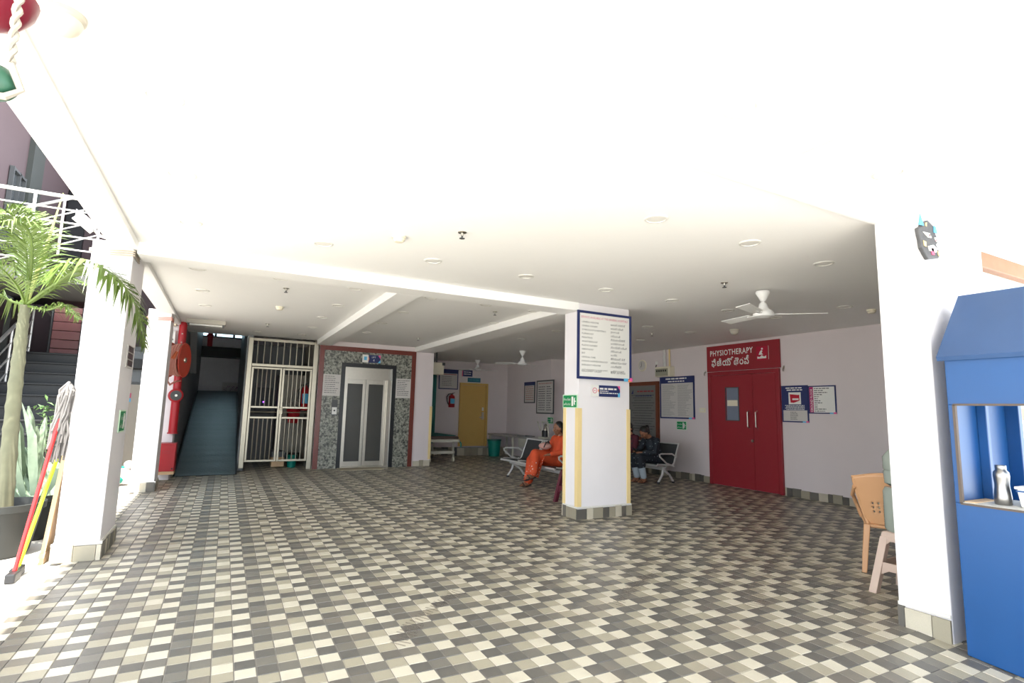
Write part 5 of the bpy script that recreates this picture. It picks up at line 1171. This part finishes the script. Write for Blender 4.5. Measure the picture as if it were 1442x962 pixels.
    ey.build('eyes_and_brows', BLACK, t, smooth=True); MB().ball(q(.082, 0, -.058), .010, (.6, 2.0, .5), 12, 6).build('lips', M('lip', (.22, .06, .05), .5), t, smooth=True)
    for s in ('L', 'R'):
        an, to = V_['an'+s], V_['to'+s]; dn = to-an; lat = Vector((-dn.y, dn.x, 0)).normalized(); dnn = dn.normalized(); nrm = lat.cross(dnn); 
        if nrm.z < 0: nrm = -nrm
        lowest = -.062; P0 = an-dn*.3+nrm*lowest; P1_ = to+dnn*.05-nrm*.026
        m = MB().hexa([P0-lat*.035-nrm*.012, P0+lat*.035-nrm*.012, P1_+lat*.042-nrm*.012, P1_-lat*.042-nrm*.012], [P0-lat*.035, P0+lat*.035, P1_+lat*.042, P1_-lat*.042]); m.build('sandal', sandal, t, bevel=.006)
        MB().tube([to-dn*.25+lat*.05-nrm*.02, to-dn*.25+nrm*.035, to-dn*.25-lat*.05-nrm*.02], .008, 6).build('sandal_strap', sandal, t, smooth=True)
    return t
def printmat(name, c0, c1, scale, thr, rough=.7):
    m = bpy.data.materials.new(name); m.use_nodes = True; nt = m.node_tree; b = nt.nodes['Principled BSDF']
    geo = nt.nodes.new('ShaderNodeNewGeometry'); v = nt.nodes.new('ShaderNodeTexVoronoi'); v.inputs['Scale'].default_value = scale
    r = nt.nodes.new('ShaderNodeValToRGB'); r.color_ramp.elements[0].position = thr; r.color_ramp.elements[1].position = thr+.04
    r.color_ramp.elements[0].color = c1+(1,); r.color_ramp.elements[1].color = c0+(1,)
    nt.links.new(geo.outputs['Position'], v.inputs['Vector']); nt.links.new(v.outputs['Distance'], r.inputs[0]); nt.links.new(r.outputs[0], b.inputs['Base Color']); b.inputs['Roughness'].default_value = rough; return m
ORG = M('orange_cotton', (.62, .075, .02), .75, var=.15, scale=12, bump=.3); ORGP = printmat('orange_print', (.62, .08, .022), (.75, .6, .5), 22, .2)
NVY = printmat('navy_dotted_cotton', (.012, .018, .028), (.25, .29, .31), 20, .17); JEAN = M('pale_denim', (.42, .50, .56), .8, var=.1, scale=20)
MRN = printmat('maroon_check_cotton', (.10, .014, .028), (.03, .025, .03), 18, .22); DKC = M('dark_cotton', (.025, .028, .035), .8)
X = Vector((1, 0, 0)); Y = Vector((0, 1, 0)); Z = Vector((0, 0, 1))
# woman in orange, legs crossed, facing -X
person('woman in an orange kurta sitting cross-legged on the bench', dict(base=(5.23, 8.25, 0), hip=(5.33, 8.26, .46), chest=(5.38, 8.24, .76), neck=(5.37, 8.23, .89), head=(5.32, 8.22, 1.01), look=(-1, .05, -.25),
    shL=(5.37, 8.08, .82), shR=(5.37, 8.39, .82), elL=(5.29, 8.02, .60), elR=(5.26, 8.44, .60), wrL=(5.06, 8.10, .56), wrR=(5.05, 8.36, .57), haL=(-.9, .35, -.1), haR=(-.9, -.3, -.1), huL=(0, 0, 1), huR=(0, 0, 1), htL=(.2, .9, .2), htR=(.2, -.9, .2),
    knL=(4.85, 8.20, .56), knR=(4.88, 8.38, .44), anL=(4.72, 8.06, .24), anR=(4.79, 8.34, .075), toL=(4.58, 8.03, .19), toR=(4.64, 8.31, .028), hem=.45, sleeve=.75, cuff=.085), ORG, ORGP, False)
ob_ = bpy.data.objects['person']; dp = MB()
vs = []; fs = []
for i in range(9):
    for j in range(9):
        a_, b_ = i/8, j/8; vs.append((5.02-.17*a_+.02*math.sin(j*1.7)*a_, 8.10+.30*b_, .60-.05*abs(b_-.3)-(a_**1.5)*.42))
for i in range(8):
    for j in range(8): fs.append((i*9+j, i*9+j+1, i*9+j+10, i*9+j+9))
d_o = dp.add(vs, fs).build('printed_drape', ORGP, ob_, smooth=True); d_o.modifiers.new('t', 'SOLIDIFY').thickness = .008
if 'kind' in d_o: del d_o['kind']
# handbag on her lap
t = thing('handbag', 'pale pink handbag with a dark strap resting on the lap of the woman in orange', 'bag', (5.07, 8.27, .66)); MB().ball((5.07, 8.24, .70), .10, (1.1, 1.3, .62), 16, 10).build('bag_body', M('pale_pink_cloth', (.55, .30, .26), .7), t, smooth=True); MB().tube([(4.98, 8.14, .68), (5.01, 8.12, .76), (5.09, 8.16, .79), (5.16, 8.2, .70)], .01, 6).build('strap', BLACK, t, smooth=True)
person('woman in a dark blue dotted kurta and pale jeans bent over on the bench', dict(base=(7.5, 8.2, 0), hip=(7.58, 8.16, .46), chest=(7.50, 8.18, .74), neck=(7.44, 8.19, .85), head=(7.32, 8.20, .935), look=(-1, .1, -1.15),
    shL=(7.48, 8.02, .79), shR=(7.46, 8.34, .79), elL=(7.40, 7.99, .58), elR=(7.36, 8.40, .58), wrL=(7.20, 8.10, .56), wrR=(7.18, 8.30, .57), haL=(-.8, .5, .1), haR=(-.8, -.5, .1), huL=(-.3, 0, 1), huR=(-.3, 0, 1), htL=(0, 1, .3), htR=(0, -1, .3),
    knL=(7.12, 8.10, .46), knR=(7.10, 8.26, .46), anL=(7.19, 8.06, .075), anR=(7.16, 8.22, .075), toL=(7.05, 8.04, .028), toR=(7.02, 8.20, .028), hem=.35, sleeve=.9, cuff=.06), NVY, JEAN, True, sandal=M('brown_sandal', (.10, .04, .03), .6))
t = thing('mobile_phone', 'dark phone in the hands of the woman in dark blue', 'phone', (7.10, 8.2, .58)); MB().bar((7.14, 8.2, .575), (7.04, 8.2, .64), .075, .01).build('case', BLACK, t); MB().bar((7.137, 8.2, .583), (7.042, 8.2, .646), .066, .004).build('screen', GLASS_D, t)
person('woman in a maroon checked kurta sitting beside the woman in dark blue', dict(base=(7.5, 8.85, 0), hip=(7.58, 8.82, .46), chest=(7.54, 8.82, .76), neck=(7.50, 8.82, .88), head=(7.44, 8.82, .995), look=(-1, -.2, -.3),
    shL=(7.52, 8.66, .81), shR=(7.52, 8.98, .81), elL=(7.42, 8.60, .60), elR=(7.40, 9.04, .60), wrL=(7.20, 8.70, .58), wrR=(7.18, 8.94, .58), haL=(-.9, .3, -.1), haR=(-.9, -.3, -.1), huL=(0, 0, 1), huR=(0, 0, 1), htL=(.1, .9, .2), htR=(.1, -.9, .2),
    knL=(7.12, 8.76, .46), knR=(7.10, 8.92, .46), anL=(7.15, 8.72, .075), anR=(7.13, 8.90, .075), toL=(7.0, 8.71, .028), toR=(6.98, 8.89, .028), hem=.5, sleeve=.9, cuff=.07), MRN, DKC, False)
